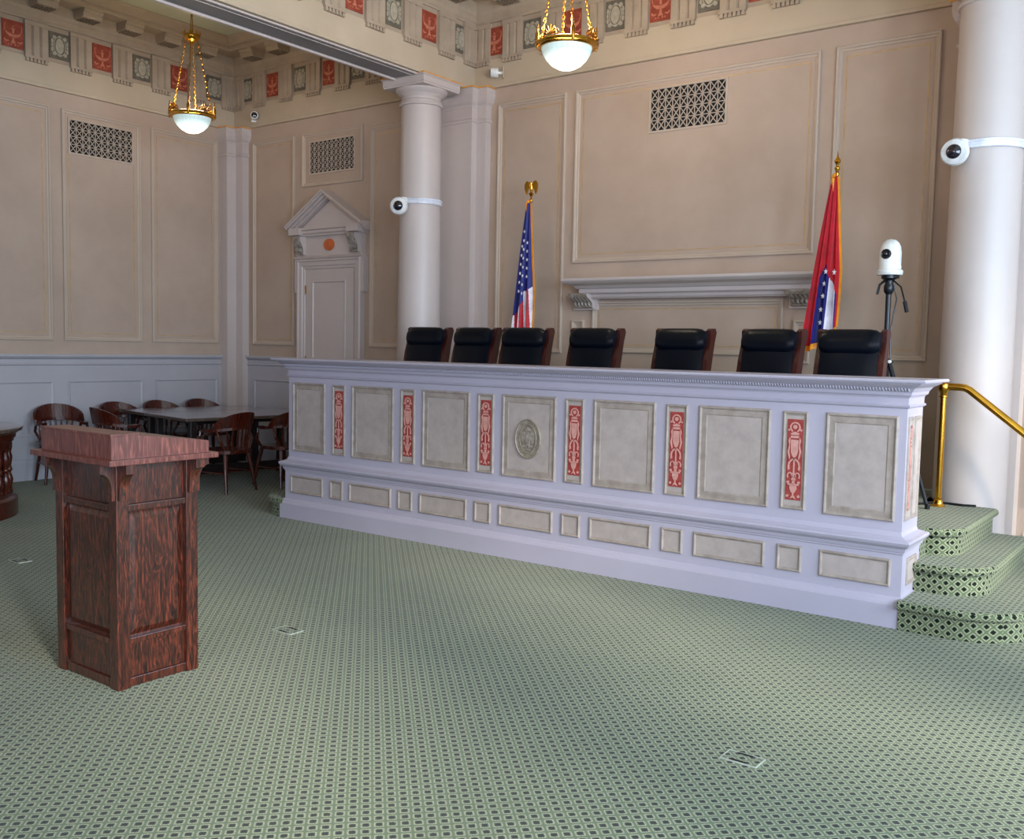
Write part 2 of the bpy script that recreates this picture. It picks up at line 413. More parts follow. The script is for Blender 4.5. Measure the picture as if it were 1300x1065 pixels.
# prototypes of the frieze ornaments, local frame: x along the wall, z up, -y outwards (towards the room)
def tri_proto():
    mb = MB(); w = .125; d = .035
    # plan section with three flat shanks and v-grooves, extruded upwards
    sec = [(-w, 0), (-w, d), (-.094, d), (-.078, d-.022), (-.062, d), (-.035, d), (-.019, d-.022), (0-.003, d), (.003, d), (.019, d-.022), (.035, d), (.062, d), (.078, d-.022), (.094, d), (w, d), (w, 0)]
    sec = [(-w, 0), (-w, d), (-.062, d), (-.046, d-.024), (-.03, d), (.03, d), (.046, d-.024), (.062, d), (w, d), (w, 0)]
    n = len(sec)
    vs = [(x, -y, z) for z in (4.66, 4.985) for x, y in sec]
    mb.add(vs, [list(range(n)), list(range(n, 2*n))[::-1]] + [(i, i+1, n+i+1, n+i) for i in range(n-1)])
    mb.box(-.13, .13, -.042, 0, 4.985, 5.03); mb.box(-.13, .13, -.045, 0, 4.635, 4.66)
    o = mb.build('triglyph', 'frieze')
    g = MB()
    for k in range(6):
        x = -.104+k*.0415; g.add([(x-.012, -.006, 4.635), (x+.012, -.006, 4.635), (x+.012, -.04, 4.635), (x-.012, -.04, 4.635),
                                  (x-.017, -.002, 4.597), (x+.017, -.002, 4.597), (x+.017, -.044, 4.597), (x-.017, -.044, 4.597)],
                                 [(0, 1, 2, 3), (7, 6, 5, 4), (0, 4, 5, 1), (1, 5, 6, 2), (2, 6, 7, 3), (3, 7, 4, 0)])
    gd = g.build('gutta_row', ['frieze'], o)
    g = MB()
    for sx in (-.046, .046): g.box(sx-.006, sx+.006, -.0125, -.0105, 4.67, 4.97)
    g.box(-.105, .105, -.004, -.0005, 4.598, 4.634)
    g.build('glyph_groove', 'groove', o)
    return o
def relief(mb, shapes, y0, y1):
    for s_ in shapes: mb.prism(s_, y0, y1, 'xz')
def mirror(p): return [(-a, b) for a, b in p][::-1]
def urn_shapes():
    S = []
    S.append([(-.03, .045), (.03, .045), (.018, .062), (.009, .085), (.012, .105), (-.012, .105), (-.009, .085), (-.018, .062)])   # foot
    S.append([(-.09, .165), (-.07, .13), (-.035, .108), (.035, .108), (.07, .13), (.09, .165), (.05, .146), (0, .138), (-.05, .146)])  # bowl
    S.append([(-.012, .15), (.012, .15), (.012, .185), (.022, .19), (.022, .2), (-.022, .2), (-.022, .19), (-.012, .185)])
    S.append([(-.012, .212), (.0, .235), (.012, .212)])
    for k in (-1, 1):
        L = [(.088, .168), (.097, .185), (.1, .21), (.09, .24), (.083, .238), (.09, .21), (.086, .185), (.078, .17)]
        S.append([(k*a, b) for a, b in L])
        L = [(.045, .06), (.075, .05), (.095, .06), (.1, .085), (.09, .08), (.075, .064), (.05, .07)]
        S.append([(k*a, b) for a, b in L])
    for k in (-.05, -.022, .022, .05): S.append([(k-.009, .022), (k+.009, .022), (k+.006, .036), (k-.006, .036)])
    return S
def cart_shapes():
    S = [arc(0, .14, .05, 0, 345, 23, .085)]
    def ringp(rx, rz, w, a0, a1, n):
        o_ = arc(0, .14, rx, a0, a1, n, rz); i_ = arc(0, .14, rx-w, a0, a1, n, rz-w)
        return [[o_[k], o_[k+1], i_[k+1], i_[k]] for k in range(n)]
    S += ringp(.072, .108, .010, 0, 360, 28)
    for sx in (-1, 1):
        for sz in (-1, 1):
            S.append([(sx*.06+a, .14+sz*.088+b) for a, b in arc(0, 0, .021, 0, 330, 10)])
            S.append([(sx*.085+a, .14+sz*.045+b) for a, b in arc(0, 0, .014, 0, 330, 9, .026)])
        S.append([(sx*.088+a, .14+b) for a, b in arc(0, 0, .010, 0, 330, 9, .02)])
    S.append([(-.014, .03), (.014, .03), (.02, .05), (-.02, .05)]); S.append([(-.02, .23), (.02, .23), (.012, .255), (-.012, .255)])
    return S
def plaque_proto(kind):
    mb = MB(); mb.box(-.115, .115, -.012, 0, 4.70, 4.985)
    o = mb.build('frieze_plaque', 'redpaint' if kind == 'urn' else 'greyg')
    r = MB(Matrix.Translation((0, 0, 4.70)))
    relief(r, urn_shapes() if kind == 'urn' else cart_shapes(), -.012, -.02 if kind == 'urn' else -.022)
    e = r.build('urn_relief' if kind == 'urn' else 'cartouche_relief', 'salmon' if kind == 'urn' else 'creamrel', o)
    return o
def modil_proto():
    mb = MB()
    prof = [(.07, 5.27), (.07, 5.178), (.10, 5.172), (.245, 5.172), (.262, 5.18), (.27, 5.20), (.272, 5.228), (.285, 5.232), (.292, 5.245), (.292, 5.27)]
    n = len(prof); vs = [(x, -o_, z) for x in (-.115, .115) for o_, z in prof]
    mb.add(vs, [list(range(n)), list(range(n, 2*n))[::-1]] + [(i, (i+1) % n, n+(i+1) % n, n+i) for i in range(n)])
    o = mb.build('modillion_block', 'cornice')
    g = MB()
    for i in range(6):
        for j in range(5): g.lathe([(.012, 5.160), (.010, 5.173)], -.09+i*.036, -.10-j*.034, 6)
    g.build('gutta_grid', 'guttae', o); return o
TRI, URN, CART, MOD = tri_proto(), plaque_proto('urn'), plaque_proto('cart'), modil_proto()
protos = [TRI, URN, CART, MOD]

def deep(o, parent, M4):
    c = o.copy(); col.objects.link(c); c.parent = parent; c.matrix_local = M4
    for ch in o.children:
        g = ch.copy(); col.objects.link(g); g.parent = c
    return c
def frieze(name, label, p0, p1, n, rz, tris, urns, carts, along, mods=None, ends=(0, 0)):
    """entablature of one wall: run() body + repeated ornaments"""
    mb = MB()
    mb.run(p0, p1, n, [(0, ZA), (.045, ZA), (.05, ZA+.012), (.05, ZA+.03), (.04, ZA+.035), (.04, 4.655), (.02, 4.66), (.02, 5.04), (0, 5.04)], *ends)
    e = structure(name, mb, 'architrave', label, 'frieze')
    # frieze ground and cornice as parts
    mb = MB(); mb.run(p0, p1, n, [(.02, 4.66), (.028, 4.66), (.028, 5.04), (.02, 5.04)], *ends); mb.build('frieze_ground', 'frieze', e, world=True)
    mb = MB(); mb.run(p0, p1, n, [(.0, 5.045), (.03, 5.045), (.036, 5.06), (.05, 5.075), (.05, 5.12), (.065, 5.135), (.08, 5.165), (.08, 5.27), (.305, 5.27), (.315, 5.28), (.315, 5.315), (.345, 5.32), (.37, 5.335), (.42, 5.37), (.44, 5.39), (.44, 5.40), (0, 5.40)], *ends)
    mb.build('cornice_moulding', 'cornice', e, world=True)
    p0v = Vector(p0)
    def mat(t, out):
        if along == 'x': q = Vector((t, p0v.y, 0))+Vector(n)*out
        else: q = Vector((p0v.x, t, 0))+Vector(n)*out
        return Matrix.Translation(q) @ Matrix.Rotation(rz, 4, 'Z')
    for t in tris: deep(TRI, e, mat(t, .028))
    for t in urns: deep(URN, e, mat(t, .028))
    for t in carts: deep(CART, e, mat(t, .028))
    for t in (mods if mods is not None else tris): deep(MOD, e, mat(t, 0))
    return e
def seq(a, step, n): return [a+step*i for i in range(n)]
frieze('trim_3', 'entablature above the left wall with triglyphs and painted plaques', (XL, 3.0, 0), (XL, YA, 0), nL, radians(90),
       [8.17-.04]+seq(7.635, -.513, 9), [7.385, 6.36, 5.335, 4.31], [7.90, 6.87, 5.85, 4.82, 3.8], 'y', mods=seq(7.66, -.513, 9), ends=(0, -1))
frieze('trim_4', 'entablature above the pedimented door at the end of the aisle', (XL, YA, 0), (BX0, YA, 0), nB, 0,
       [-10.66, -10.22, -9.71, -9.20, -8.69, -8.18, -7.67], [-9.97, -8.93, -7.92], [-10.47, -9.45, -8.44, -7.4], 'x', mods=[-10.2, -9.71, -9.20, -8.69, -8.18, -7.67], ends=(-1, 0))
frieze('trim_5', 'entablature across the rear wall above the bench', (BX1, YB, 0), (RX0, YB, 0), nB, 0,
       [-6.715]+seq(-6.29, .495, 9), [-6.54+.497*2*k for k in range(5)], [-6.04+.497*2*k for k in range(5)], 'x', mods=seq(-6.28, .495, 9), ends=(-1, 0))
e6 = frieze('trim_6', 'entablature along the beam face toward the main hall', (BX1, 3.4, 0), (BX1, YB, 0), nL, radians(90),
       [8.28]+seq(7.87, -.524, 8), [7.605, 6.557, 5.509, 4.46], [8.12, 7.08, 6.033, 4.985, 3.94], 'y', mods=seq(7.87, -.524, 8), ends=(0, -1))
for o in protos:
    for ch in list(o.children): bpy.data.objects.remove(ch)
    bpy.data.objects.remove(o)

# ---------------- columns and pilasters
def column(name, cx, cy, r0, r1, label):
    t = thing(name, (cx, cy, 0), label, 'column', kind='structure')
    h0, h1 = .0, 4.09
    prof = [(r0, h0)]
    for i in range(11):
        k = i/10; prof.append((r0+(r1-r0)*(k**1.6), .3+(h1-.3)*k))
    mb = MB(); mb.lathe(prof, seg=56); mb.build('shaft', 'trim', t, smooth=True)
    mb = MB(); mb.lathe([(r1, 4.085), (r1+.018, 4.09), (r1+.024, 4.105), (r1+.018, 4.12), (r1+.006, 4.122), (r1+.006, 4.135), (r1+.012, 4.14), (r1+.006, 4.148), (r1, 4.15)], seg=56, cap=False)
    mb.build('astragal', 'trim', t, smooth=True)
    rt = r1
    mb = MB(); mb.lathe([(rt, 4.08), (rt, 4.175), (rt+.008, 4.178), (rt+.010, 4.186), (rt+.018, 4.188), (rt+.02, 4.197), (rt+.035, 4.21), (rt+.056, 4.228), (rt+.066, 4.245), (rt+.064, 4.257)], seg=56)
    mb.build('echinus', 'trim', t, smooth=True)
    a = rt+.085
    mb = MB(); mb.ring((-a, -a, a, a), [(-.012, 4.257), (-.012, 4.275), (-.006, 4.278), (-.006, 4.33), (0, 4.338), (.012, 4.345), (.012, 4.352)], cap=True); mb.build('abacus', 'trim', t)
    mb = MB(); mb.ring((-a, -a, a, a), [(.012, 4.352), (.016, 4.354), (.016, 4.362), (0.0, 4.364)], cap=True); mb.build('gilt_fillet', 'giltcap', t)
    return t
LC = (-7.05, 7.78); RC = (-1.53, 7.77)
column('column', LC[0], LC[1], .232, .208, 'white round column with a camera strapped on, at the left end of the bench')
column('column', RC[0], RC[1], .250, .226, 'white round column beside the carpeted steps, with a strapped camera')

CAPP = [(.001, 3.99), (.012, 4.0), (.016, 4.02), (.004, 4.035), (.002, 4.06), (.002, 4.15), (.006, 4.155), (.008, 4.175), (.03, 4.20), (.045, 4.235), (.052, 4.27), (.052, 4.34), (.06, 4.345)]
def pilaster(parent, name, rect, z0=0):
    x0, y0, x1, y1 = rect
    mb = MB(); mb.box(x0, x1, y0, y1, z0, 4.345); mb.build(name, 'trim', parent, world=True)
def cap(parent, rect):
    mb = MB(); mb.ring(rect, CAPP); mb.build('capital', 'trim', parent, world=True)
    mb = MB(); mb.ring(rect, [(.06, 4.345), (.066, 4.347), (.066, 4.357), (.05, 4.358)], cap=True); mb.build('gilt_fillet', 'giltcap', parent, world=True)
def pier(label, rects, nm='column'):
    x0, y0, x1, y1 = rects[0]
    t = thing(nm, ((x0+x1)/2, (y0+y1)/2, 0), label, 'pilaster', kind='structure')
    for r in rects:
        pilaster(t, 'pilaster_shaft', r); cap(t, r)
    return t
pier('stepped white pilaster on the rear wall behind the left column', [(-7.30, 8.22, -6.72, YB+.02), (-6.74, 8.307, -6.60, YB+.02)])
pier('white pilaster on the rear wall hidden behind the right column', [(-1.78, 8.22, -1.30, YB+.02), (-1.885, 8.307, -1.76, YB+.02)])
pier('narrow white pilaster folded into the corner left of the door', [(XL-.02, 8.01, -10.63, YA+.02), (-10.65, 8.15, -10.495, YA+.02)])

# ---------------- vents
def grille(label, M4, w, h, nx, nz):
    t = bpy.data.objects.new('air_vent', None); col.objects.link(t); t.matrix_world = M4; tag(t, label, 'vent', 'cast lattice air vents')
    mb = MB(); mb.box(-w/2, w/2, -.004, 0, -h/2, h/2); mb.build('duct_opening', 'dark', t)
    mb = MB(); mb.frame((0, 0, 0), (1, 0, 0), (0, 0, 1), (0, -1, 0), (-w/2-.02, -h/2-.02, w/2+.02, h/2+.02), [(0, 0), (0, .014), (.02, .014), (.02, .004)]); mb.build('vent_frame', 'wall2', t)
    mb = MB(); cw, ch = w/nx, h/nz; r = .0038 if nz == 4 else .0028
    def bar(a, b):
        a = Vector((a[0], -.009, a[1])); b = Vector((b[0], -.009, b[1])); d = (b-a).normalized(); s_ = Vector((-d.z, 0, d.x))*r
        q = Vector((0, .004, 0)); v = [a-s_-q, b-s_-q, b+s_-q, a+s_-q, a-s_+q, b-s_+q, b+s_+q, a+s_+q]
        mb.add(v, [(0, 1, 2, 3), (7, 6, 5, 4), (0, 4, 5, 1), (1, 5, 6, 2), (2, 6, 7, 3), (3, 7, 4, 0)])
    for i in range(1, nx): bar((-w/2+i*cw, -h/2), (-w/2+i*cw, h/2))
    for j in range(1, nz): bar((-w/2, -h/2+j*ch), (w/2, -h/2+j*ch))
    for i in range(nx):
        for j in range(nz):
            x, z = -w/2+i*cw, -h/2+j*ch; bar((x, z), (x+cw, z+ch)); bar((x+cw, z), (x, z+ch))
    mb.build('vent_lattice', 'wall2', t)
RZL = Matrix.Rotation(radians(90), 4, 'Z')
grille('wide lattice air vent high in the central panel above the bench', Matrix.Translation((-4.26, YB, 3.88)), .765, .385, 10, 4)
grille('lattice air vent above the pedimented door', Matrix.Translation((-8.915, YA, 3.865)), .76, .37, 10, 5)
grille('lattice air vent high on the left wall beside the hanging lamp', Matrix.Translation((XL, 6.36, 3.89)) @ RZL, .775, .36, 10, 4)

# ---------------- door with pediment
dr = thing('door_1', (-8.91, YA, 0), 'pale panelled door with triangular pediment and red medallion', 'door', kind='structure')
dw = MB()
x0, x1 = -9.335, -8.485
dw.box(x0, x1, YA-.045, YA-.005, .01, 2.50); df = dw.build('door_leaf', 'trim', dr, world=True)
for (z0_, z1_) in ((.2, 1.2), (1.32, 2.36)):
    mb = MB(); mb.frame((0, YA-.045, 0), X, Z, nB, (x0+.13, z0_, x1-.13, z1_), [(0, 0), (.004, .012), (.014, .014), (.024, .002), (.03, -.0), (.03, .001)], fill=0)
    mb.build('door_panel', 'trim', df, world=True)
mb = MB(); mb.tube([(x0+.012, YA-.052, 2.2), (x0+.012, YA-.052, 2.31)], .008, 8); mb.build('hinge', 'brassd', df, world=True)
mb = MB(); mb.tube([(x0+.012, YA-.052, 1.32), (x0+.012, YA-.052, 1.43)], .008, 8); mb.build('hinge', 'brassd', df, world=True)
mb = MB(); mb.lathe([(.0, 0), (.012, 0), (.012, .03), (.026, .045), (.026, .065), (.0, .075)], seg=14)
for i, v in enumerate(mb.v): mb.v[i] = Vector((x1-.06+v.x, YA-.045-v.z, 1.0+v.y))
mb.build('door_knob', 'brassd', df, world=True, smooth=True)
CAS = [(0, 0), (0, .075), (.012, .085), (.03, .085), (.036, .07), (.085, .066), (.092, .056), (.12, .052), (.13, .04), (.13, .0)]
mb = MB()   # casing: jambs and head
ex0, ex1, zt = -9.465, -8.345, 2.63
V3 = []
for d, h in CAS: V3.append([(ex0+d, YA-h, 0), (ex0+d, YA-h, zt-d), (ex1-d, YA-h, zt-d), (ex1-d, YA-h, 0)])
for i in range(len(CAS)-1):
    a, b = V3[i], V3[i+1]
    for k in range(3): mb.add([a[k], a[k+1], b[k+1], b[k]], [(0, 1, 2, 3)])
mb.box(ex0-.045, ex0+.005, YA-.07, YA, 2.22, zt); mb.box(ex1-.005, ex1+.045, YA-.07, YA, 2.22, zt)
mb.build('door_casing', 'trim', dr, world=True)
mb = MB(); mb.box(ex0-.01, ex1+.01, YA-.06, YA, zt, 2.93)
mb.run((ex0-.03, YA, 0), (ex1+.03, YA, 0), nB, [(0, zt), (.09, zt), (.1, zt+.015), (.085, zt+.03), (.065, zt+.035), (0, zt+.035)]); mb.build('door_head_panel', 'trim', dr, world=True)
# pediment
pc, pw, pz0, pz1 = -8.9, .60, 3.0, 3.36
mb = MB(); mb.run((pc-pw, YA, 0), (pc+pw, YA, 0), nB, [(0, 2.90), (.10, 2.90), (.11, 2.925), (.13, 2.935), (.13, 2.965), (.155, 2.975), (.155, 2.99), (0, 2.99)], 0, 0)
mb.box(pc-pw-.01, pc-pw+.19, YA-.175, YA, 2.915, 3.0); mb.box(pc+pw-.19, pc+pw+.01, YA-.175, YA, 2.915, 3.0)
mb.prism([(pc-pw+.05, 2.99), (pc+pw-.05, 2.99), (pc, 3.33)], YA-.04, YA, 'xz'); mb.build('pediment_tympanum', 'trim', dr, world=True)
mb = MB()
def raking(sgn, lev):
    # band of the raking cornice at successive projections
    for (t0, t1, dep) in lev:
        a = (pc+sgn*(pw+.06), 3.0+t0-.02); b = (pc, 3.385+t0); c_ = (pc, 3.385+t1); d_ = (pc+sgn*(pw+.06), 3.0+t1-.02)
        mb.prism([a, b, c_, d_] if sgn < 0 else [d_, c_, b, a], YA-dep, YA, 'xz')
for sg in (-1, 1): raking(sg, [(-.045, -.015, .10), (-.02, .01, .135), (.008, .034, .175), (.032, .05, .195)])
mb.build('raking_cornice', 'trim', dr, world=True)
def console(name, parent, x, y, z0, z1, w, dep, mats=('stone', 'trim')):
    """S-scroll bracket; y is the wall plane, projects to -y"""
    h = z1-z0; mb = MB()
    prof = [(0, z0), (dep*.35, z0), (dep*.45, z0+.06*h), (dep*.42, z0+.2*h), (dep*.5, z0+.4*h), (dep*.75, z0+.62*h), (dep*.95, z0+.75*h), (dep, z0+.9*h), (dep, z1), (0, z1)]
    n = len(prof); vs = [(xx, y-o_, z) for xx in (x-w/2, x+w/2) for o_, z in prof]
    mb.add(vs, [list(range(n)), list(range(n, 2*n))[::-1]], 1)
    mb.add(vs, [(i, (i+1) % n, n+(i+1) % n, n+i) for i in range(n)], 0)
    o = mb.build(name, list(mats), parent, world=True)
    lf = MB()
    for k in range(5):
        xx = x-w*.36+k*w*.18; L = w*.07
        for (za, zb, da, db) in ((.12, .42, .46, .52), (.42, .85, .52, .98)):
            lf.add([(xx-L, y-dep*da-.004, z0+za*h), (xx+L, y-dep*da-.004, z0+za*h), (xx+L*.6, y-dep*db-.006, z0+zb*h), (xx-L*.6, y-dep*db-.006, z0+zb*h),
                    (xx, y-dep*(da+db)/2-.022, z0+(za+zb)/2*h)], [(0, 1, 4), (1, 2, 4), (2, 3, 4), (3, 0, 4)])
    lf.build('acanthus_leaf', 'stone', o, world=True)
    return o
for cxx in (ex0+.085, ex1-.085): console('door_console', dr, cxx, YA-.06, 2.68, 2.9, .13, .10)
mb = MB()
for i in range(1):
    mb.lathe([(.0, .022), (.02, .022), (.03, .014), (.045, .014), (.05, .018), (.058, .016), (.06, 0)], seg=28)
for i, v in enumerate(mb.v): mb.v[i] = Vector((-8.89+v.x*1.5, YA-.06-v.z, 2.79+v.y*1.2))
mb.build('medallion', 'medal', dr, world=True, smooth=True)

# ---------------- mantel shelf on the rear wall
mt = thing('mantel_shelf', (-4.25, YB, 1.9), 'long white mantel shelf on two carved consoles behind the bench', 'mantel')
mb = MB()
xa, xb = -5.24, -3.03
prof = [(.10, 2.14), (.16, 2.14), (.17, 2.15), (.17, 2.185), (.19, 2.19), (.2, 2.2), (.215, 2.215), (.24, 2.225), (.27, 2.235), (.29, 2.25), (.30, 2.262), (.30, 2.285)]
mb.ring((xa, YB-.10, xb, YB+.02), [(o_-.10, z) for o_, z in prof], cap=True)
mb.v = [Vector((v.x, min(v.y, YB), v.z)) for v in mb.v]
mb.build('shelf', 'trim', mt, world=True)
mb = MB(); mb.run((xa, YB, 0), (xb, YB, 0), nB, [(0, 2.09), (.1, 2.09), (.12, 2.11), (.12, 2.14), (0, 2.14)]); mb.build('bed_moulding', 'trim', mt, world=True)
for cxx in (-5.31, -3.05):
    console('console', mt, cxx, YB, 2.0, 2.14, .22, .20)
    mb = MB(); mb.box(cxx-.135, cxx+.135, YB-.05, YB, 1.985, 2.14); mb.build('console_block', 'trim', mt, world=True)

# ---------------- the bench
BX, BY = -4.2, 5.81
bn = thing('judges_bench', (BX, BY, 0), 'long white panelled bench with red ornament strips and a round seal', 'bench')
yf, yb_ = 5.87, 6.21; xl_, xr_ = -6.895, -1.505
mb = MB(); mb.box(xl_, xr_, yf, yb_, .50, 1.36); mb.build('upper_body', 'bench', bn, world=True)
lx0, lx1, ly0, ly1 = xl_-.018, xr_+.018, yf-.025, yb_+.01
mb = MB(); mb.box(lx0, lx1, ly0, ly1, .15, .46); mb.build('lower_body', 'bench', bn, world=True)
mb = MB(); mb.ring((lx0, ly0, lx1, ly1), [(.036, 0), (.036, .135), (.03, .15), (.02, .158), (.012, .175), (0, .18)], cap=True); mb.build('plinth', 'bench', bn, world=True)
mb = MB(); mb.ring((lx0, ly0, lx1, ly1), [(0, .43), (.006, .435), (.006, .445), (.012, .448), (.016, .462), (.018, .47), (.03, .478), (.04, .49), (.046, .505), (.042, .515), (.02, .522), (-.01, .535), (-.02, .56)], cap=True)
mb.build('ledge_moulding', 'bench', bn, world=True)
mb = MB(); mb.ring((xl_, yf, xr_, yb_), [(0, 1.285), (.012, 1.292), (.016, 1.302), (.004, 1.31), (.006, 1.345), (.012, 1.355), (.022, 1.362), (.026, 1.38), (.045, 1.405), (.075, 1.422), (.085, 1.43), (.085, 1.436)], cap=True)
mb.build('cornice', 'bench', bn, world=True)
mb = MB(); mb.ring((xl_, yf, xr_, yb_), [(.085, 1.436), (.115, 1.438), (.118, 1.446), (.112, 1.456)], cap=True); mb.build('top_slab', 'bench', bn, world=True)
# carved egg-and-dart strip under the top
mb = MB()
for k in range(300):
    x = xl_-.02+(xr_-xl_+.04)*(k+.5)/300
    mb.add([(x-.006, yf-.030, 1.383), (x+.006, yf-.030, 1.383), (x+.006, yf-.052, 1.407), (x-.006, yf-.052, 1.407), (x, yf-.050, 1.393)], [(0, 1, 4), (1, 2, 4), (2, 3, 4), (3, 0, 4)])
mb.build('carved_band', 'bench', bn, world=True)

PM = [(0, 0), (.002, .010), (.009, .014), (.016, .012), (.020, .004), (.028, .004), (.055, .006), (.062, .003)]
PMn = [(0, 0), (.002, .010), (.008, .014), (.014, .012), (.018, .004), (.026, .004), (.028, .003)]
PMl = [(0, 0), (.002, .009), (.008, .013), (.015, .011), (.019, .004), (.024, .003)]
def bpanel(name, o, u, n, rect, prof, parent=bn):
    mb = MB(); mb.frame(o, u, Z, n, rect, prof, 1, 0); return mb.build(name, ['benchfield', 'benchmould'], parent, world=True)
# candelabra ornament, u in [-.048,.048], v in [0,.50]
def candelabra():
    S = []
    def ringseg(cx, cz, r, w, a0, a1, n, ry=None):
        o_ = arc(cx, cz, r, a0, a1, n, ry); i_ = arc(cx, cz, r-w, a0, a1, n, (ry-w) if ry else None)
        return [[o_[k], o_[k+1], i_[k+1], i_[k]] for k in range(n)]
    S += ringseg(0, .452, .034, .009, -60, 240, 14)
    S.append(arc(0, .455, .014, 0, 320, 8)); S.append([(-.02, .405), (.02, .405), (.03, .413), (0, .425), (-.03, .413)])
    S.append([(-.024, .385), (.024, .385), (.026, .40), (-.026, .40)])
    S.append([(-.022, .3), (-.012, .27), (0, .262), (.012, .27), (.022, .3), (.024, .375), (-.024, .375)])
    for k in (-1, 1):
        L = [(.030, .39), (.040, .37), (.034, .345), (.038, .32), (.044, .30), (.036, .27), (.030, .25), (.026, .262), (.032, .30), (.028, .33), (.028, .36)]
        S.append([(k*a, b) for a, b in L])
        L = [(.006, .248), (.022, .235), (.030, .215), (.026, .19), (.036, .182), (.040, .20), (.036, .23), (.020, .252)]
        S.append([(k*a, b) for a, b in L])
        S += [[(k*a, b) for a, b in q] for q in ringseg(.024, .148, .018, .007, -40, 200, 9, .024)]
        S.append([(k*a, b) for a, b in arc(.034, .108, .009, 0, 320, 7)]); S.append([(k*a, b) for a, b in arc(.036, .022, .009, 0, 320, 7)])
        S.append([(k*a, b) for a, b in arc(.038, .435, .007, 0, 320, 7)])
    S.append([(-.004, .17), (.004, .17), (.004, .258), (-.004, .258)]); S.append([(-.014, .25), (.014, .25), (.012, .258), (-.012, .258)])
    S.append([(-.012, .14), (.012, .14), (.006, .172), (-.006, .172)]); S.append([(-.014, .122), (.014, .122), (.01, .138), (-.01, .138)])
    S.append([(-.008, .098), (.008, .098), (.008, .12), (-.008, .12)]); S.append([(-.036, .09), (.036, .09), (.034, .1), (-.034, .1)])
    S.append([(-.022, .088), (-.022, .07), (-.012, .045), (.012, .045), (.022, .07), (.022, .088)])
    S.append([(-.004, .03), (.004, .03), (.006, .045), (-.006, .045)]); S.append([(-.018, .004), (-.004, .012), (.004, .012), (.018, .004), (.010, .02), (0, .032), (-.010, .02)])
    return S
def strip_panel(M4, w=.16):
    """narrow framed red panel; M4 maps local x along, z up, -y outwards"""
    mb = MB(M4); mb.frame((0, 0, 0), (1, 0, 0), (0, 0, 1), (0, -1, 0), (-w/2, .62, w/2, 1.235), PMn, 1, 0)
    p = mb.build('ornament_panel', ['benchfield', 'benchmould'], bn, world=True)
    q = min(.05, w/2-.026)
    mb = MB(M4); mb.box(-q, q, -.006, -.002, .68, 1.185); g = mb.build('red_ground', 'bred', p, world=True)
    mb = MB(M4 @ Matrix.Translation((0, 0, .683)) @ Matrix.Diagonal((q/.05, 1, 1, 1))); relief(mb, candelabra(), -.0055, -.0105); mb.build('candelabra_relief', 'pinkrel', p, world=True)
for k in range(-3, 4):
    cx = BX+k*.8145; w = .495 if abs(k) < 3 else .425
    if abs(k) == 3: cx += -.035*(-1 if k < 0 else 1)*-1*-1 if False else (.02 if k < 0 else -.005)
    bpanel('large_panel', (0, yf, 0), X, nB, (cx-w/2, .615, cx+w/2, 1.24), PM)
    bpanel('lower_panel', (0, ly0, 0), X, nB, (cx-w/2, .235, cx+w/2, .40), PMl)
for k in range(6):
    cx = BX+(k-2.5)*.8145
    strip_panel(Matrix.Translation((cx, yf, 0)))
    bpanel('lower_panel', (0, ly0, 0), X, nB, (cx-.08, .235, cx+.08, .40), PMl)
strip_panel(Matrix.Translation((xr_, 5.945, 0)) @ RZL, .10)
strip_panel(Matrix.Translation((xl_, 5.945, 0)) @ Matrix.Rotation(radians(-90), 4, 'Z'), .10)
bpanel('end_panel', (xr_, 0, 0), Yv, nL, (6.03, .62, 6.16, 1.235), PMn); bpanel('lower_end_panel', (lx1, 0, 0), Yv, nL, (5.93, .235, 6.13, .40), PMl)
bpanel('end_panel', (xl_, 0, 0), Yv, (-1, 0, 0), (6.03, .62, 6.16, 1.235), PMn); bpanel('lower_end_panel', (lx0, 0, 0), Yv, (-1, 0, 0), (5.93, .235, 6.13, .40), PMl)
# the seal
SX, SZ, SA, SB = -4.2, .915, .118, .150
sl = MB()
def ell_ring(mb, prof, n=48):
    vs = []; fs = []
    for k_, h in prof:
        for i in range(n):
            a = 2*pi*i/n; vs.append((SX+(SA-k_)*cos(a), yf-.004-h, SZ+(SB-k_)*sin(a)))
    for j in range(len(prof)-1):
        for i in range(n): fs.append((j*n+i, j*n+(i+1) % n, (j+1)*n+(i+1) % n, (j+1)*n+i))
    fs.append(list(range((len(prof)-1)*n, len(prof)*n))); mb.add(vs, fs)
ell_ring(sl, [(0, 0), (.001, .010), (.006, .016), (.012, .010), (.038, .008), (.041, .013), (.045, .013), (.048, .005)])
seal = sl.build('seal', 'sealp', bn, world=True, smooth=True, label='raised oval state seal on the middle panel')
def text_mesh(txt, size, ext, mat, parent, mats4, name):
    cu = bpy.data.curves.new(name, 'FONT'); cu.body = txt; cu.size = size; cu.extrude = ext; cu.align_x = 'CENTER'; cu.resolution_u = 2
    to = bpy.data.objects.new('tmp', cu); col.objects.link(to); bpy.context.view_layer.update()
    me = bpy.data.meshes.new_from_object(to); bpy.data.objects.remove(to)
    return me
lt = MB(); T = 'GREAT SEAL OF THE STATE OF ARKANSAS'; cache = {}
for i, ch in enumerate(T):
    if ch == ' ': continue
    if ch not in cache: cache[ch] = text_mesh(ch, .026, .002, None, None, None, 'letter')
    me = cache[ch]; a = radians(235-i*(290/(len(T)-1)))
    rx, rz = SA-.031, SB-.031
    px, pz = SX+rx*cos(a), SZ+rz*sin(a); tang = atan2(rz*cos(a), -rx*sin(a))+pi
    for p in [1]:
        vs = []
        for v in me.vertices:
            c_, s_ = cos(tang), sin(tang); vs.append((px+v.co.x*c_-v.co.y*s_, yf-.0145-v.co.z, pz+v.co.x*s_+v.co.y*c_))
        lt.add(vs, [list(f.vertices) for f in me.polygons])
for me in cache.values(): bpy.data.meshes.remove(me)
lt.build('seal_lettering', M['stone'], seal, world=True)
sh = MB(); S = []
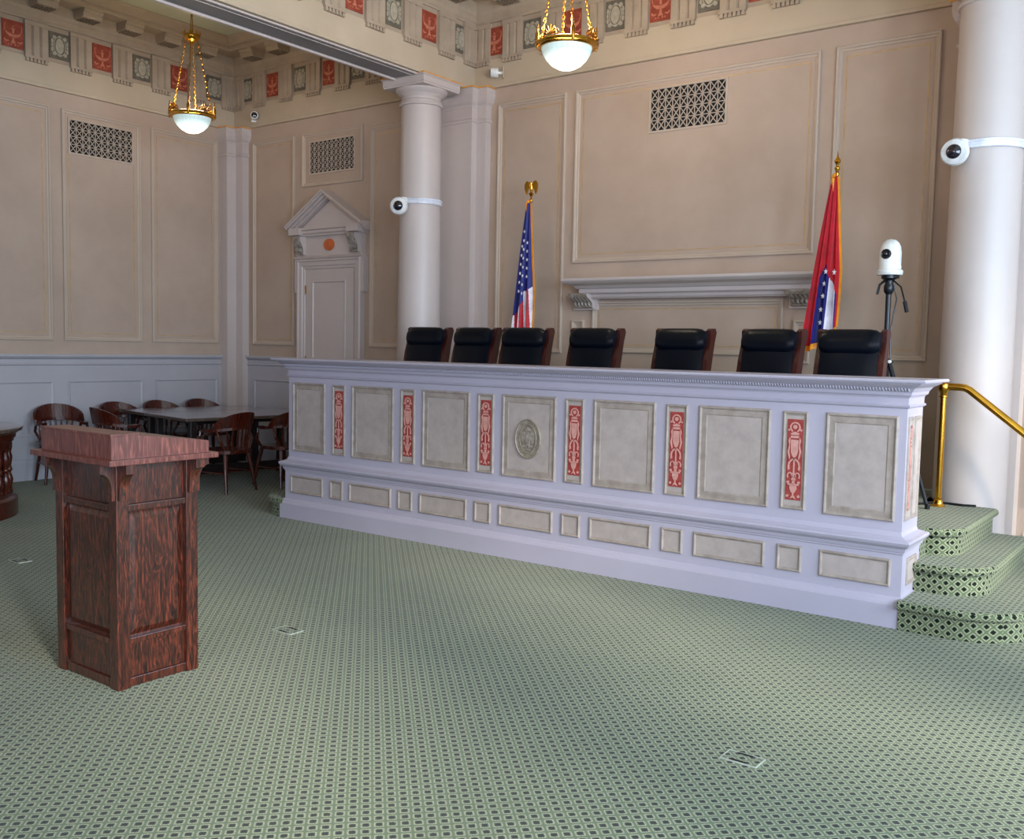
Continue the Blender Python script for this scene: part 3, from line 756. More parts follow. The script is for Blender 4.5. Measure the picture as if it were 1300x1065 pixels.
def at(L): return [(SX+a, SZ+b) for a, b in L]
S.append(at([(-.012, -.05), (.012, -.05), (.022, -.02), (.022, .012), (-.022, .012), (-.022, -.02)]))      # shield
S.append(at([(-.010, .012), (.010, .012), (.012, .035), (.004, .048), (-.008, .044), (-.012, .035)]))       # eagle head
for k in (-1, 1):
    S.append(at([(k*a, b) for a, b in [(.012, .03), (.035, .052), (.056, .04), (.06, .01), (.052, -.02), (.04, -.035), (.03, -.01), (.024, .0)]]))  # wings
    S.append(at([(k*a, b) for a, b in [(.008, -.052), (.03, -.045), (.05, -.055), (.048, -.065), (.03, -.06), (.01, -.066)]]))
S.append(at([(-.02, .062), (.02, .062), (.03, .075), (.012, .072), (.006, .09), (0, .074), (-.006, .09), (-.012, .072), (-.03, .075)]))
S.append(at([(-.03, -.085), (.03, -.085), (.036, -.076), (-.036, -.076)]))
for s_ in S: sh.prism(s_, yf-.008, yf-.017, 'xz')
for k in range(7): sh.prism(at([(-.02+k*.0062, -.03), (-.017+k*.0062, -.03), (-.017+k*.0062, .0), (-.02+k*.0062, .0)]), yf-.017, yf-.020, 'xz')
sh.build('eagle_relief', M['stone'], seal, world=True)
# ---------------- platform behind the bench, steps
RS = .175; Z3 = 3*RS
def step_shape(xa, xb, ya, yb2, r, d, left=False, n=14):
    """outline inset by d; rounded corner at (xb, ya) (or (xa, ya) when left)"""
    r = max(.02, r-d); P = []
    if not left:
        xe, ys = xb-d, ya+d
        P = [(xa, yb2), (xa, ys)]+[(xe-r+r*sin(t), ys+r-r*cos(t)) for t in [pi/2*i/n for i in range(n+1)]]+[(xe, yb2)]
    else:
        xe, ys = xa+d, ya+d
        P = [(xb, yb2)]+[(xe, yb2)]+[(xe+r-r*cos(t), ys+r-r*sin(t)) for t in [pi/2*i/n for i in range(n+1)]]+[(xb, ys)]
    return P
def step(name, xa, xb, ya, yb2, r, z0, z1, label, left=False, group=None):
    prof = [(.035, z0), (.035, z1-.055), (.015, z1-.052), (.004, z1-.043), (0, z1-.028), (.004, z1-.012), (.014, z1-.003), (.03, z1)]
    vs = []; fs = []; n = None
    for d, z in prof:
        q = step_shape(xa, xb, ya, yb2, r, d, left); n = len(q); vs += [(x, y, z) for x, y in q]
    for j in range(len(prof)-1):
        for i in range(n): fs.append((j*n+i, j*n+(i+1) % n, (j+1)*n+(i+1) % n, (j+1)*n+i))
    fs += [list(range(n))[::-1], list(range((len(prof)-1)*n, len(prof)*n))]
    mb = MB(); mb.add(vs, fs)
    o = mb.build(name, 'carpet'); 
    return tag(o, label, 'step', kind='structure')
colback = 7.50
step('trim_7', lx1+.001, -.80, 5.765, colback, .42, 0, RS, 'lowest carpeted step at the right end of the bench')
step('trim_8', lx1+.001, -1.065, 6.07, colback, .30, RS, 2*RS, 'middle carpeted step at the right end of the bench')
step('trim_9', lx1+.001, -1.275, 6.34, colback, .22, 2*RS, Z3, 'top carpeted step level with the platform at the bench end')
mb = MB(); mb.box(-6.6, lx1, yb_+.012, 8.2, 0, Z3); mb.box(-6.93, -6.6, yb_+.012, 7.5, 0, Z3); tag(mb.build('floor_2', 'carpet'), 'raised carpeted platform behind the bench', 'floor', kind='structure')
mb = MB(); mb.box(lx1+.001, RC[0]-.26, colback, 8.2, 0, Z3); mb.build('trim_10', 'carpet'); tag(bpy.data.objects[mb and 'trim_10'], 'carpeted landing beside the right column', 'floor', kind='structure')
step('trim_11', -7.30, lx0-.001, 5.80, 7.4, .30, 0, RS, 'lowest carpeted step at the left end of the bench', True)

# ---------------- judge chairs
def judge_chair():
    t = thing('high_back_chair', (0, 0, 0), '', 'chair', 'high-back leather chairs behind the bench')
    tilt = radians(9)
    # back: local y- is the front.  back frame of reference leaning backwards
    def Bk(x, u, w): return (x, .18+u*sin(tilt)-w*cos(tilt), .46+u*cos(tilt)+w*0-0*w)
    def slab(name, x0, x1, u0, u1, w0, w1, mat, bulge=0.0, nx=8, nu=8):
        mb = MB(); vs = []; fs = []
        for side, w in ((0, w0), (1, w1)):
            for j in range(nu+1):
                for i in range(nx+1):
                    a, b = i/nx, j/nu; e = (1-(2*a-1)**4)*(1-(2*b-1)**4)
                    ww = w+(bulge*e if side else -bulge*e*.4)
                    vs.append(Bk(x0+(x1-x0)*a, u0+(u1-u0)*b, ww))
        N = (nx+1)*(nu+1)
        for j in range(nu):
            for i in range(nx):
                q = j*(nx+1)+i; fs += [(q, q+1, q+nx+2, q+nx+1), (N+q, N+q+nx+1, N+q+nx+2, N+q+1)]
        for i in range(nx): fs += [(i, N+i, N+i+1, i+1), (nu*(nx+1)+i, nu*(nx+1)+i+1, N+nu*(nx+1)+i+1, N+nu*(nx+1)+i)]
        for j in range(nu):
            a, b = j*(nx+1), (j+1)*(nx+1); fs += [(a, b, N+b, N+a), (a+nx, N+a+nx, N+b+nx, b+nx)]
        mb.add(vs, fs); return mb.build(name, mat, t, smooth=True)
    slab('back_cushion', -.2, .2, 0, .77, .0, .07, 'leather', .02)
    # head roll
    mb = MB(); vs = []; secs = []
    for i in range(13):
        a = i/12; x = -.208+.416*a; k = 1-(abs(2*a-1)**8)*.35; ring_ = []
        for q in range(14):
            an = 2*pi*q/14; ring_.append(Vector(Bk(x, .70+.092*k*sin(an), .06+.052*k*cos(an))))
        secs.append(ring_)
    mb.strip(None, secs); mb.build('head_roll', 'leather', t, smooth=True)
    for sx in (-1, 1):
        mb = MB(); P = []
        # side frame profile in (u, w): scrolled top
        prof = [(-.12, -.02), (-.12, .055), (.3, .062), (.55, .055), (.7, .03), (.775, .045), (.79, .02), (.79, -.03), (.76, -.055), (.68, -.04), (.4, -.02)]
        n = len(prof); vs = [Bk(xx, u, w) for xx in (sx*.20, sx*.238) for u, w in prof]
        mb.add(vs, [list(range(n)), list(range(n, 2*n))[::-1]]+[(i, (i+1) % n, n+(i+1) % n, n+i) for i in range(n)])
        mb.build('side_frame', 'mahogc', t)
        mb = MB(); mb.tube([(sx*.225, .2, .70), (sx*.238, .05, .71), (sx*.243, -.15, .70), (sx*.24, -.24, .66), (sx*.235, -.22, .52)], [.02, .022, .024, .022, .018], 10)
        mb.build('armrest', 'mahogc', t, smooth=True)
    mb = MB(); mb.cbox(-.235, .235, -.28, .2, .40, .455, .012); mb.build('seat_frame', 'mahogc', t)
    mb = MB(); mb.cbox(-.22, .22, -.27, .17, .44, .52, .03); mb.build('seat_cushion', 'leather', t, smooth=True)
    mb = MB(); mb.lathe([(.03, .1), (.03, .3), (.05, .38), (.05, .40)], seg=16); mb.build('pedestal', 'stand', t, smooth=True)
    for k in range(5):
        a = 2*pi*k/5; mb = MB(); mb.tube([(0, 0, .13), (.14*cos(a), .14*sin(a), .115), (.27*cos(a), .27*sin(a), .075)], [.03, .025, .018], 8); lg = mb.build('leg', 'mahogc', t)
        mb = MB(); mb.lathe([(0.001, -.014), (.028, -.012), (.028, .012), (.001, .014)], seg=12)
        for i, v in enumerate(mb.v): mb.v[i] = Vector((.27*cos(a)+v.x, .27*sin(a)+v.z, .029+v.y))
        mb.build('caster', 'black', lg)
    return t
jc = judge_chair()
JX = [(-6.03, 6.53, 2, 'black leather high-back chair at the column end of the bench, leftmost'),
      (-5.48, 6.53, -3, 'black leather high-back chair between the leftmost chair and the one before the striped flag'),
      (-4.90, 6.53, 3, 'black leather high-back chair standing in front of the striped flag'),
      (-4.215, 6.53, 0, 'middle black leather high-back chair, above the round seal'),
      (-3.43, 6.53, -2, 'black leather high-back chair just right of the middle one'),
      (-2.74, 6.53, -6, 'black leather high-back chair below the right console of the mantel'),
      (-2.14, 6.53, -1, 'black leather high-back chair beside the tripod camera, rightmost')]
for i, (x, y, a, lab) in enumerate(JX):
    if i == 0:
        jc.location = (x, y, Z3); jc.rotation_euler = (0, 0, radians(a)); jc['label'] = lab
    else: dup(jc, (x, y, Z3), radians(a), lab)

# ---------------- captain chairs
def captain():
    t = thing('captain_chair', (0, 0, 0), '', 'chair', 'wooden captain chairs round the tables')
    # local front is -y
    mb = MB(); P = [(.24*cos(a)*(1+.08*abs(sin(2*a))), .02+.235*sin(a)*(1+.08*abs(sin(2*a)))) for a in [2*pi*i/28 for i in range(28)]]
    mb.prism(P, .42, .455, 'xy'); mb.build('seat', 'mahog', t)
    rail = []
    secs = []
    for i in range(25):
        a = radians(-38+256*i/24); x, y = .248*cos(a), .01+.235*sin(a)
        if i < 4 or i > 20:
            pass
        z = .655+.035*max(0, sin(a)); dv = Vector((cos(a), sin(a), 0)); w = .026 if sin(a) > -.2 else .034
        secs.append([Vector((x, y, z))+dv*w+Vector((0, 0, -.014)), Vector((x, y, z))+dv*w+Vector((0, 0, .014)), Vector((x, y, z))-dv*w+Vector((0, 0, .016)), Vector((x, y, z))-dv*w+Vector((0, 0, -.012))])
    mb = MB(); mb.strip(None, secs); mb.build('arm_rail', 'mahog', t)
    secs = []
    for i in range(21):
        a = radians(12+156*i/20); k = sin(pi*i/20)**.55; x, y = .255*cos(a), .015+.245*sin(a)
        zb = .672+.03*sin(a); zt2 = zb+.012+.145*k; dv = Vector((cos(a), sin(a), 0)); lean = dv*.03*k
        secs.append([Vector((x, y, zb))+dv*.016, Vector((x, y, zt2))+dv*.013+lean, Vector((x, y, zt2))-dv*.013+lean, Vector((x, y, zb))-dv*.016])
    mb = MB(); mb.strip(None, secs); mb.build('crest_rail', 'mahog', t)
    for k in range(7):
        a = radians(48+84*k/6); mb = MB(); mb.tube([(.205*cos(a), .02+.2*sin(a), .45), (.225*cos(a), .01+.215*sin(a), .56), (.247*cos(a), .01+.232*sin(a), .675)], [.009, .012, .009], 8)
        mb.build('spindle', 'mahog', t)
    for sx in (-1, 1):
        mb = MB(); mb.tube([(sx*.2, -.13, .45), (sx*.24, -.15, .52), (sx*.245, -.13, .60), (sx*.235, -.13, .65)], [.016, .02, .016, .014], 8); mb.build('arm_post', 'mahog', t)
        mb = MB(); mb.tube([(sx*.17, .17, .44), (sx*.235, .15, .56), (sx*.232, .1, .67)], [.013, .016, .013], 8); mb.build('arm_post', 'mahog', t)
        for sy in (-1, 1):
            mb = MB(); mb.tube([(sx*.16, .0+sy*.15, .43), (sx*.19, .0+sy*.185, .25), (sx*.22, .0+sy*.225, .0)], [.024, .021, .014], 10); mb.build('leg', 'mahog', t)
    mb = MB(); mb.tube([(-.19, 0, .2), (.19, 0, .2)], .01, 8); mb.tube([(-.197, -.17, .21), (-.197, .17, .21)], .01, 8); mb.tube([(.197, -.17, .21), (.197, .17, .21)], .01, 8); mb.build('stretcher', 'mahog', t)
    return t
cc = captain()
# facing +x => rz=+90deg (front -y -> +x)
CH = [(-10.42, 5.63, 75, 'wooden captain chair alone against the blue wainscot, left of the tables'),
      (-9.83, 5.97, 172, 'wooden captain chair at the near end of the far table'),
      (-10.38, 6.39, 90, 'captain chair on the wall side of the far table, nearest the lone chair'),
      (-10.38, 6.96, 90, 'captain chair in the middle of the wall side of the far table'),
      (-10.38, 7.55, 90, 'captain chair on the wall side of the far table, closest to the corner pilaster'),
      (-8.60, 6.46, -82, 'captain chair with a daylit leg, back toward the bench'),
      (-8.52, 7.16, -88, 'captain chair half hidden behind the left end of the bench')]
for i, (x, y, a, lab) in enumerate(CH):
    if i == 0: cc.location = (x, y, 0); cc.rotation_euler = (0, 0, radians(a)); cc['label'] = lab
    else: dup(cc, (x, y, 0), radians(a), lab)

# ---------------- tables
def table(x, y, rz, w, L, label):
    """(x,y) near right corner of the top; extends -x by w and +y by L in the rotated frame"""
    t = thing('conference_table', (x, y, 0), label, 'table', 'long tables pushed together', rz=rz)
    mb = MB(); mb.cbox(-w, 0, 0, L, .74, .775, .006); mb.build('table_top', 'tabletop', t)
    mb = MB(); mb.box(-w+.2, -.2, .2, L-.2, .69, .74); mb.build('apron', 'tablebase', t)
    for (a, b) in ((-w+.06, .08), (-.13, .08), (-w+.06, L-.15), (-.13, L-.15)):
        mb = MB(); mb.cbox(a, a+.07, b, b+.07, 0, .74, .004); mb.build('leg', 'tablebase', t)
    mb = MB(); mb.box(-w/2-.02, -w/2+.02, .1, L-.1, .1, .2); mb.build('stretcher', 'tablebase', t)
rt = radians(-9)
table(-8.83, 6.13, rt, 1.00, 1.78, 'dark wooden table whose pale reflecting top is nearer the bench')
table(-9.84, 6.29, rt, .72, 1.55, 'dark wooden table pushed against the first, nearer the left wall')

# ---------------- round clerk desk at the left edge
rd = thing('round_pedestal_desk', (-9.19, 3.71, 0), 'carved dark wooden round desk with turned balusters, cut by the left edge', 'desk')
mb = MB(); mb.lathe([(.74, 0), (.74, .15), (.725, .165), (.70, .175), (.70, .2)], seg=72); mb.build('base_drum', 'mahog', rd, smooth=True)
mb = MB(); mb.lathe([(.60, .2), (.60, .62)], seg=64); mb.build('core_panel', 'mahog', rd, smooth=True)
mb = MB(); mb.lathe([(.60, .60), (.70, .605), (.70, .66), (.715, .67), (.715, .69), (.73, .70), (.735, .735), (.75, .745), (.76, .76)], seg=72); mb.build('apron', 'mahog', rd, smooth=True)
mb = MB(); mb.lathe([(.76, .76), (.785, .765), (.79, .78), (.785, .795), (.76, .80)], seg=72); mb.build('desk_top', 'tabletop', rd, smooth=True)
for k in range(30):
    a = 2*pi*k/30; mb = MB()
    mb.lathe([(.035, .2), (.038, .22), (.026, .235), (.034, .27), (.04, .32), (.028, .36), (.022, .38), (.034, .40), (.034, .415), (.022, .43), (.03, .47), (.036, .52), (.026, .56), (.03, .58), (.036, .605)], .665*cos(a), .665*sin(a), 12)
    mb.build('baluster', 'mahog', rd, smooth=True)

# ---------------- lectern
lx, ly, lX, lY = -4.504, 2.399, -3.980, 2.825
lc = thing('lectern', ((lx+lX)/2, (ly+lY)/2, 0), 'dark quartersawn oak lectern with corbels standing alone on the carpet', 'lectern')
pw_ = .064
for i, (a, b) in enumerate(((lx, ly), (lX-pw_, ly), (lX-pw_, lY-pw_), (lx, lY-pw_))):
    mb = MB(); mb.cbox(a, a+pw_, b, b+pw_, 0.0, 1.04, .004); mb.build('corner_post', 'oak', lc, world=True)
def face(o, u, n, L):
    """panelled side: o lower corner at post line, width L between posts, recessed"""
    o, u, n = Vector(o), Vector(u), Vector(n)
    def bx(name, a0, a1, z0, z1, d0, d1, mat='oak', c=.003):
        p = [o+u*a0+n*d0, o+u*a1+n*d1]; xs = sorted((p[0].x, p[1].x)); ys = sorted((p[0].y, p[1].y))
        if xs[1]-xs[0] < 1e-5 or ys[1]-ys[0] < 1e-5: return
        mb = MB(); mb.cbox(xs[0], xs[1], ys[0], ys[1], z0, z1, c); return mb.build(name, mat, lc, world=True)
    bx('upper_panel', 0, L, .85, 1.04, -.036, -.024)
    bx('rail', 0, L, .822, .85, -.036, -.006); bx('rail', 0, L, .205, .232, -.036, -.006); bx('rail', 0, L, .004, .045, -.036, -.008)
    bx('lower_panel', 0, L, .045, .205, -.036, -.020)
    mb = MB(); mb.frame(o-n*.036, u, Z, n, (0, .232, L, .822), [(0, .004), (.008, .004), (.038, .018), (.04, .018)], 0, 0); mb.build('raised_panel', 'oak', lc, world=True)
g = pw_
face((lX, ly+g, 0), (0, 1, 0), (1, 0, 0), lY-ly-2*g); face((lx, ly+g, 0), (0, 1, 0), (-1, 0, 0), lY-ly-2*g)
face((lx+g, ly, 0), (1, 0, 0), (0, -1, 0), lX-lx-2*g); face((lx+g, lY, 0), (1, 0, 0), (0, 1, 0), lX-lx-2*g)
CB = [(0, .875), (.018, .875), (.019, .93)]+[(.075-.056*cos(radians(t)), .93+.07*sin(radians(t))) for t in range(10, 91, 10)]+[(.078, 1.0), (.078, 1.04), (0, 1.04)]
def corbel(px_, py_, n):
    mb = MB(); n = Vector(n); u = Vector((-n.y, n.x, 0)); k = len(CB); hw = .024
    vs = [Vector((px_, py_, 0))+n*(o_*.9)+u*s_*hw+Vector((0, 0, z)) for s_ in (-1, 1) for o_, z in CB]
    mb.add(vs, [list(range(k)), list(range(k, 2*k))[::-1]]+[(i, (i+1) % k, k+(i+1) % k, k+i) for i in range(k)])
    c_ = mb.build('corbel', 'oak', lc, world=True)
    mb = MB(); q = Vector((px_, py_, .905))+n*.0165
    mb.add([q+u*.005+Vector((0, 0, -.005)), q-u*.005+Vector((0, 0, -.005)), q-u*.005+Vector((0, 0, .005)), q+u*.005+Vector((0, 0, .005)), q+n*.003], [(0, 1, 4), (1, 2, 4), (2, 3, 4), (3, 0, 4)])
    mb.build('peg', 'tablebase', c_, world=True)
for yy in (ly+g/2, lY-g/2): corbel(lX, yy, (1, 0, 0)); corbel(lx, yy, (-1, 0, 0))
for xx in (lx+g/2, lX-g/2): corbel(xx, ly, (0, -1, 0)); corbel(xx, lY, (0, 1, 0))
mb = MB(); mb.cbox(-4.60, -3.912, 2.33, 2.897, 1.04, 1.066, .003); mb.build('slab', 'oakh', lc, world=True)
mb = MB(); P = [(2.36, 1.066), (2.868, 1.066), (2.868, 1.121), (2.49, 1.168), (2.36, 1.168)]
mb.prism(P, -4.55, -3.95, 'yz'); mb.build('reading_box', 'oakh', lc, world=True)
mb = MB(); mb.cbox(-4.553, -3.948, 2.357, 2.495, 1.168, 1.179, .002); mb.build('ledge', 'oakh', lc, world=True)

# ---------------- hanging lamps
def lamp():
    t = thing('pendant_bowl_lamp', (0, 0, 0), '', 'lamp', 'brass bowl lamps hanging on chains')
    # local z = 0 at the rim
    mb = MB(); mb.lathe([(.202, .0), (.198, -.03), (.185, -.065), (.16, -.105), (.12, -.145), (.07, -.172), (.02, -.182), (0.0, -.183)], seg=64, cap=False); mb.build('glass_bowl', 'glass', t, smooth=True)
    mb = MB(); mb.lathe([(.195, -.02), (.215, -.022), (.225, -.012), (.245, -.008), (.252, .004), (.245, .018), (.222, .026), (.205, .03), (.195, .02), (.195, -.02)], seg=64, cap=False)
    mb.build('brass_rim', 'brass', t, smooth=True)
    for k in range(4):
        a = radians(45+90*k); cx, cy = .235*cos(a), .235*sin(a)
        mb = MB(); mb.lathe([(.0, -.03), (.008, -.025), (.012, -.01), (.017, .0), (.017, .07), (.013, .085), (.008, .1), (.012, .115), (.005, .13), (.007, .15), (.0, .165)], cx, cy, 12); mb.build('finial_post', 'brassd', t, smooth=True)
        # chain
        mb = MB(); p0 = Vector((.21*cos(a), .21*sin(a), .02)); p1 = Vector((.062*cos(a), .062*sin(a), .80)); N = 26; d = (p1-p0); stp = d/N; dn = d.normalized()
        s1 = dn.cross(Vector((-sin(a), cos(a), 0))).normalized(); s2 = Vector((-sin(a), cos(a), 0))
        for i in range(N):
            c_ = p0+stp*(i+.5); sd = s1 if i % 2 else s2; hl = stp.length*.72
            mb.tube([c_+dn*hl*cos(q)+sd*.009*sin(q) for q in [2*pi*j/8 for j in range(8)]], .0028, 5, closed=True)
        mb.build('chain', 'brass', t)
        # palmette between the posts
        b = a+radians(45); mb = MB(); n_ = Vector((cos(b), sin(b), 0)); tt = Vector((-sin(b), cos(b), 0)); o_ = n_*.232
        for j in range(7):
            an = radians(-75+25*j); L = .075-.006*abs(j-3)
            mb.tube([o_+Vector((0, 0, .03)), o_+tt*sin(an)*L*.6+Vector((0, 0, .03+cos(an)*L*.6)), o_+tt*sin(an)*L+Vector((0, 0, .03+cos(an)*L))], [.004, .006, .011], 6)
        for s_ in (-1, 1): mb.tube([o_+tt*(s_*(.05+.03*sin(q*.8)))+Vector((0, 0, .045+.02*cos(q))) for q in [j*.6 for j in range(9)]], .005, 6)
        mb.build('palmette', 'brassd', t, smooth=True)
    mb = MB(); mb.lathe([(.0, .76), (.018, .765), (.03, .79), (.05, .80), (.075, .82), (.085, .84), (.085, .86), (.07, .87), (.055, .88), (.02, .89), (.012, .92), (.0, .925)], seg=32)
    for k in range(8):
        a = 2*pi*k/8; mb.tube([(.08*cos(a), .08*sin(a), .85), (.09*cos(a), .09*sin(a), .88), (.078*cos(a), .078*sin(a), .905)], [.008, .009, .005], 6)
    mb.build('crown', 'brass', t, smooth=True)
    mb = MB(); mb.tube([(-.016, 0, .88), (-.016, 0, 1.02), (0, 0, 1.06), (.016, 0, 1.02), (.016, 0, .88)], .005, 6); mb.lathe([(.012, 1.055), (.012, 1.075), (.006, 1.08), (.006, 1.13)], seg=10); mb.build('hanger', 'brassd', t)
    return t
lp = lamp()
L1 = (-4.35, 6.48, 3.955); L2 = (-9.28, 6.54, 4.035)
lp.location = L1; lp['label'] = 'brass bowl lamp hanging in front of the central wall vent'
def rod(t, top):
    mb = MB(); mb.lathe([(.006, 1.12), (.006, top-.04), (.03, top-.03), (.055, top-.004), (.055, top)], seg=14); mb.build('ceiling_rose', 'brassd', t, smooth=True)
l2 = dup(lp, L2, None, 'brass bowl lamp hanging in the side aisle before the left wall')
L3 = (-4.35, 2.5, 3.955); l3 = dup(lp, L3, None, 'added brass bowl lamp over the lectern side of the hall, out of view')  # unseen third lamp, added for warm light toward the bench
rod(l3, ZC-L3[2]); rod(lp, ZC-L1[2]); rod(l2, ZC-L2[2])

# ---------------- cameras on the columns
def ptz(name, cx, cy, r, ang, face_ang, z, label, scale=1.0):
    a = radians(ang); n = Vector((cos(a), sin(a), 0))
    t = thing(name, (cx+n.x*(r+.06), cy+n.y*(r+.06), z), label, 'camera', 'round cameras strapped to the columns')
    mb = MB(); mb.lathe([(r+.004, z+.035), (r+.012, z+.04), (r+.012, z+.055), (r+.006, z+.06), (r+.006, z+.072), (r+.012, z+.078), (r+.012, z+.092), (r+.004, z+.097), (r+.004, z+.035)], cx, cy, 56, cap=False); mb.build('strap', 'strap', t, world=True, smooth=True)
    d = a+radians({'l': 0}.get('l')); 
    fa = radians(face_ang)
    F = Matrix.Translation((cx+n.x*(r+.05), cy+n.y*(r+.05), z)) @ Matrix.Rotation(fa-pi/2, 4, 'Z') @ Matrix.Rotation(radians(-90), 4, 'X') @ Matrix.Diagonal((scale*1.3, scale*1.3, scale*1.1, 1))
    mb = MB(F); mb.lathe([(.055, 0), (.06, .03), (.072, .05), (.074, .07), (.066, .088), (.045, .096), (.0, .098)], seg=36); mb.build('camera_body', 'white', t, world=True, smooth=True)
    mb = MB(F); mb.lathe([(.04, .094), (.04, .098), (.034, .108), (.02, .118), (.0, .122)], seg=28); mb.build('camera_lens', 'lens', t, world=True, smooth=True)
    mb = MB(F)
    for k in range(36):
        q = 2*pi*k/36; mb.tube([(.05*cos(q), .05*sin(q), .095), (.066*cos(q), .066*sin(q), .089)], .0015, 4)
    mb.build('vent_ribs', 'strap', t, world=True)
    mb = MB(Matrix.Translation((cx+n.x*(r), cy+n.y*(r), z)) @ Matrix.Rotation(a-pi/2, 4, 'Z')); mb.cbox(-.05, .05, -.0, .07, .03, .1, .008); mb.build('mounting_bracket', 'white', t, world=True)
    return t
ptz('column_camera', LC[0], LC[1], .222, -96, -62, 3.03, 'white round camera strapped to the left column', .98)
ptz('column_camera', RC[0], RC[1], .243, -120, -92, 3.03, 'white round camera strapped to the right column', 1.0)
# small cameras near the frieze
def small_cam(loc, rz, label, lens=True):
    t = thing('security_camera', loc, label, 'camera', 'small cameras under the frieze', rz=rz)
    mb = MB(); mb.cbox(-.045, .045, -.012, 0, -.06, .06, .004); mb.build('wall_plate', 'wall2' if not lens else 'white', t)
    mb = MB(); mb.tube([(0, -.01, 0), (0, -.07, 0)], .016, 10); mb.build('arm', 'white', t)
    F = Matrix.Translation((0, -.06, 0)) @ Matrix.Rotation(radians(90), 4, 'X')
    mb = MB(F); mb.lathe([(.0, 0), (.045, .0), (.05, .01), (.05, .075), (.045, .082), (.0, .082)], seg=24); mb.build('camera_body', 'white', t, smooth=True)
    mb = MB(F); mb.lathe([(.036, .080), (.036, .086), (.02, .094), (.0, .096)], seg=24); mb.build('camera_lens', 'lens', t, smooth=True)
small_cam((-10.31, YA-.045, 4.475), radians(48), 'small white camera under the frieze in the aisle corner')
small_cam((-6.40, YB-.045, 4.49), radians(-55), 'small pale camera under the frieze right of the stepped pilaster', False)

# ---------------- tripod camera
tc = thing('tripod_camera', (-2.045, 7.3, Z3), 'white dome camera on a tall black tripod at the end of the chairs', 'camera')
tx, ty = -2.045, 7.3
mb = MB(); mb.tube([(tx, ty, 1.35), (tx, ty, 2.1)], .019, 14); mb.tube([(tx, ty, .8), (tx, ty, 1.45)], .025, 14); mb.build('centre_pole', 'stand', tc, world=True)
mb = MB(); mb.lathe([(.028, 1.5), (.034, 1.51), (.034, 1.56), (.028, 1.57)], tx, ty, 16); mb.tube([(tx+.03, ty-.02, 1.54), (tx+.06, ty-.03, 1.54)], .008, 8); mb.build('leg_collar', 'stand', tc, world=True)
mb = MB(); mb.lathe([(.0, 0), (.012, 0), (.012, .012), (0, .014)], seg=12)
mb.v = [Vector((tx+.045+v.x, ty-.045-v.z, 1.545+v.y)) for v in mb.v]; mb.build('collar_knob', 'white', tc, world=True)
for k in range(3):
    a = radians(-25+120*k); mb = MB(); q = Vector((tx+.035*cos(a), ty+.035*sin(a), 1.54)); e = Vector((tx+.42*cos(a), ty+.42*sin(a), Z3+.01)); m_ = q.lerp(e, .55)
    mb.tube([q, m_], .017, 10); mb.tube([m_, e], .012, 10); lg = mb.build('leg', 'stand', tc, world=True)
    mb = MB(); mb.lathe([(.018, Z3), (.018, Z3+.03), (.012, Z3+.04)], e.x, e.y, 10); mb.build('rubber_foot', 'black', lg, world=True)
mb = MB(); mb.lathe([(.02, 2.03), (.034, 2.05), (.036, 2.09), (.026, 2.11), (.03, 2.13), (.055, 2.145), (.055, 2.165)], tx, ty, 18); mb.cbox(tx-.04, tx+.06, ty-.04, ty+.04, 2.145, 2.17, .004); mb.build('pan_head', 'stand', tc, world=True, smooth=True)
mb = MB(); mb.tube([(tx+.03, ty, 2.13), (tx+.09, ty-.02, 2.08), (tx+.13, ty-.04, 1.96)], .006, 8); mb.tube([(tx+.125, ty-.038, 1.975), (tx+.145, ty-.045, 1.90)], .014, 10); mb.build('pan_handle', 'stand', tc, world=True)
mb = MB(); mb.tube([(tx-.03, ty, 2.13), (tx-.06, ty-.02, 2.1), (tx-.075, ty-.02, 2.03)], .009, 8); mb.build('pan_handle', 'stand', tc, world=True)
mb = MB(); mb.tube([(tx+.02, ty+.0, 2.15), (tx+.05, ty+.03, 2.0), (tx+.02, ty+.03, 1.8), (tx+.03, ty+.01, 1.5)], .005, 6); mb.build('cable', 'black', tc, world=True)
mb = MB(); mb.lathe([(.0, 2.168), (.085, 2.168), (.09, 2.175), (.09, 2.20), (.086, 2.205), (.078, 2.21), (.078, 2.235)], tx, ty, 32); mb.build('camera_base', 'white', tc, world=True, smooth=True)
mb = MB(); mb.lathe([(.074, 2.235), (.076, 2.25), (.076, 2.33), (.070, 2.37), (.056, 2.40), (.034, 2.42), (.0, 2.428)], tx, ty, 36); mb.build('camera_dome', 'white', tc, world=True, smooth=True)
va = radians(-98); F = Matrix.Translation((tx+.068*cos(va), ty+.068*sin(va), 2.315)) @ Matrix.Rotation(va-pi/2, 4, 'Z') @ Matrix.Rotation(radians(-90), 4, 'X')
mb = MB(F); mb.lathe([(.036, 0), (.036, .012), (.03, .02), (.024, .016), (.0, .018)], seg=24); mb.build('camera_lens', 'black', tc, world=True, smooth=True)
mb = MB(F); mb.lathe([(.014, .018), (.008, .024), (.0, .026)], seg=16); mb.build('lens_glass', 'lens', tc, world=True, smooth=True)

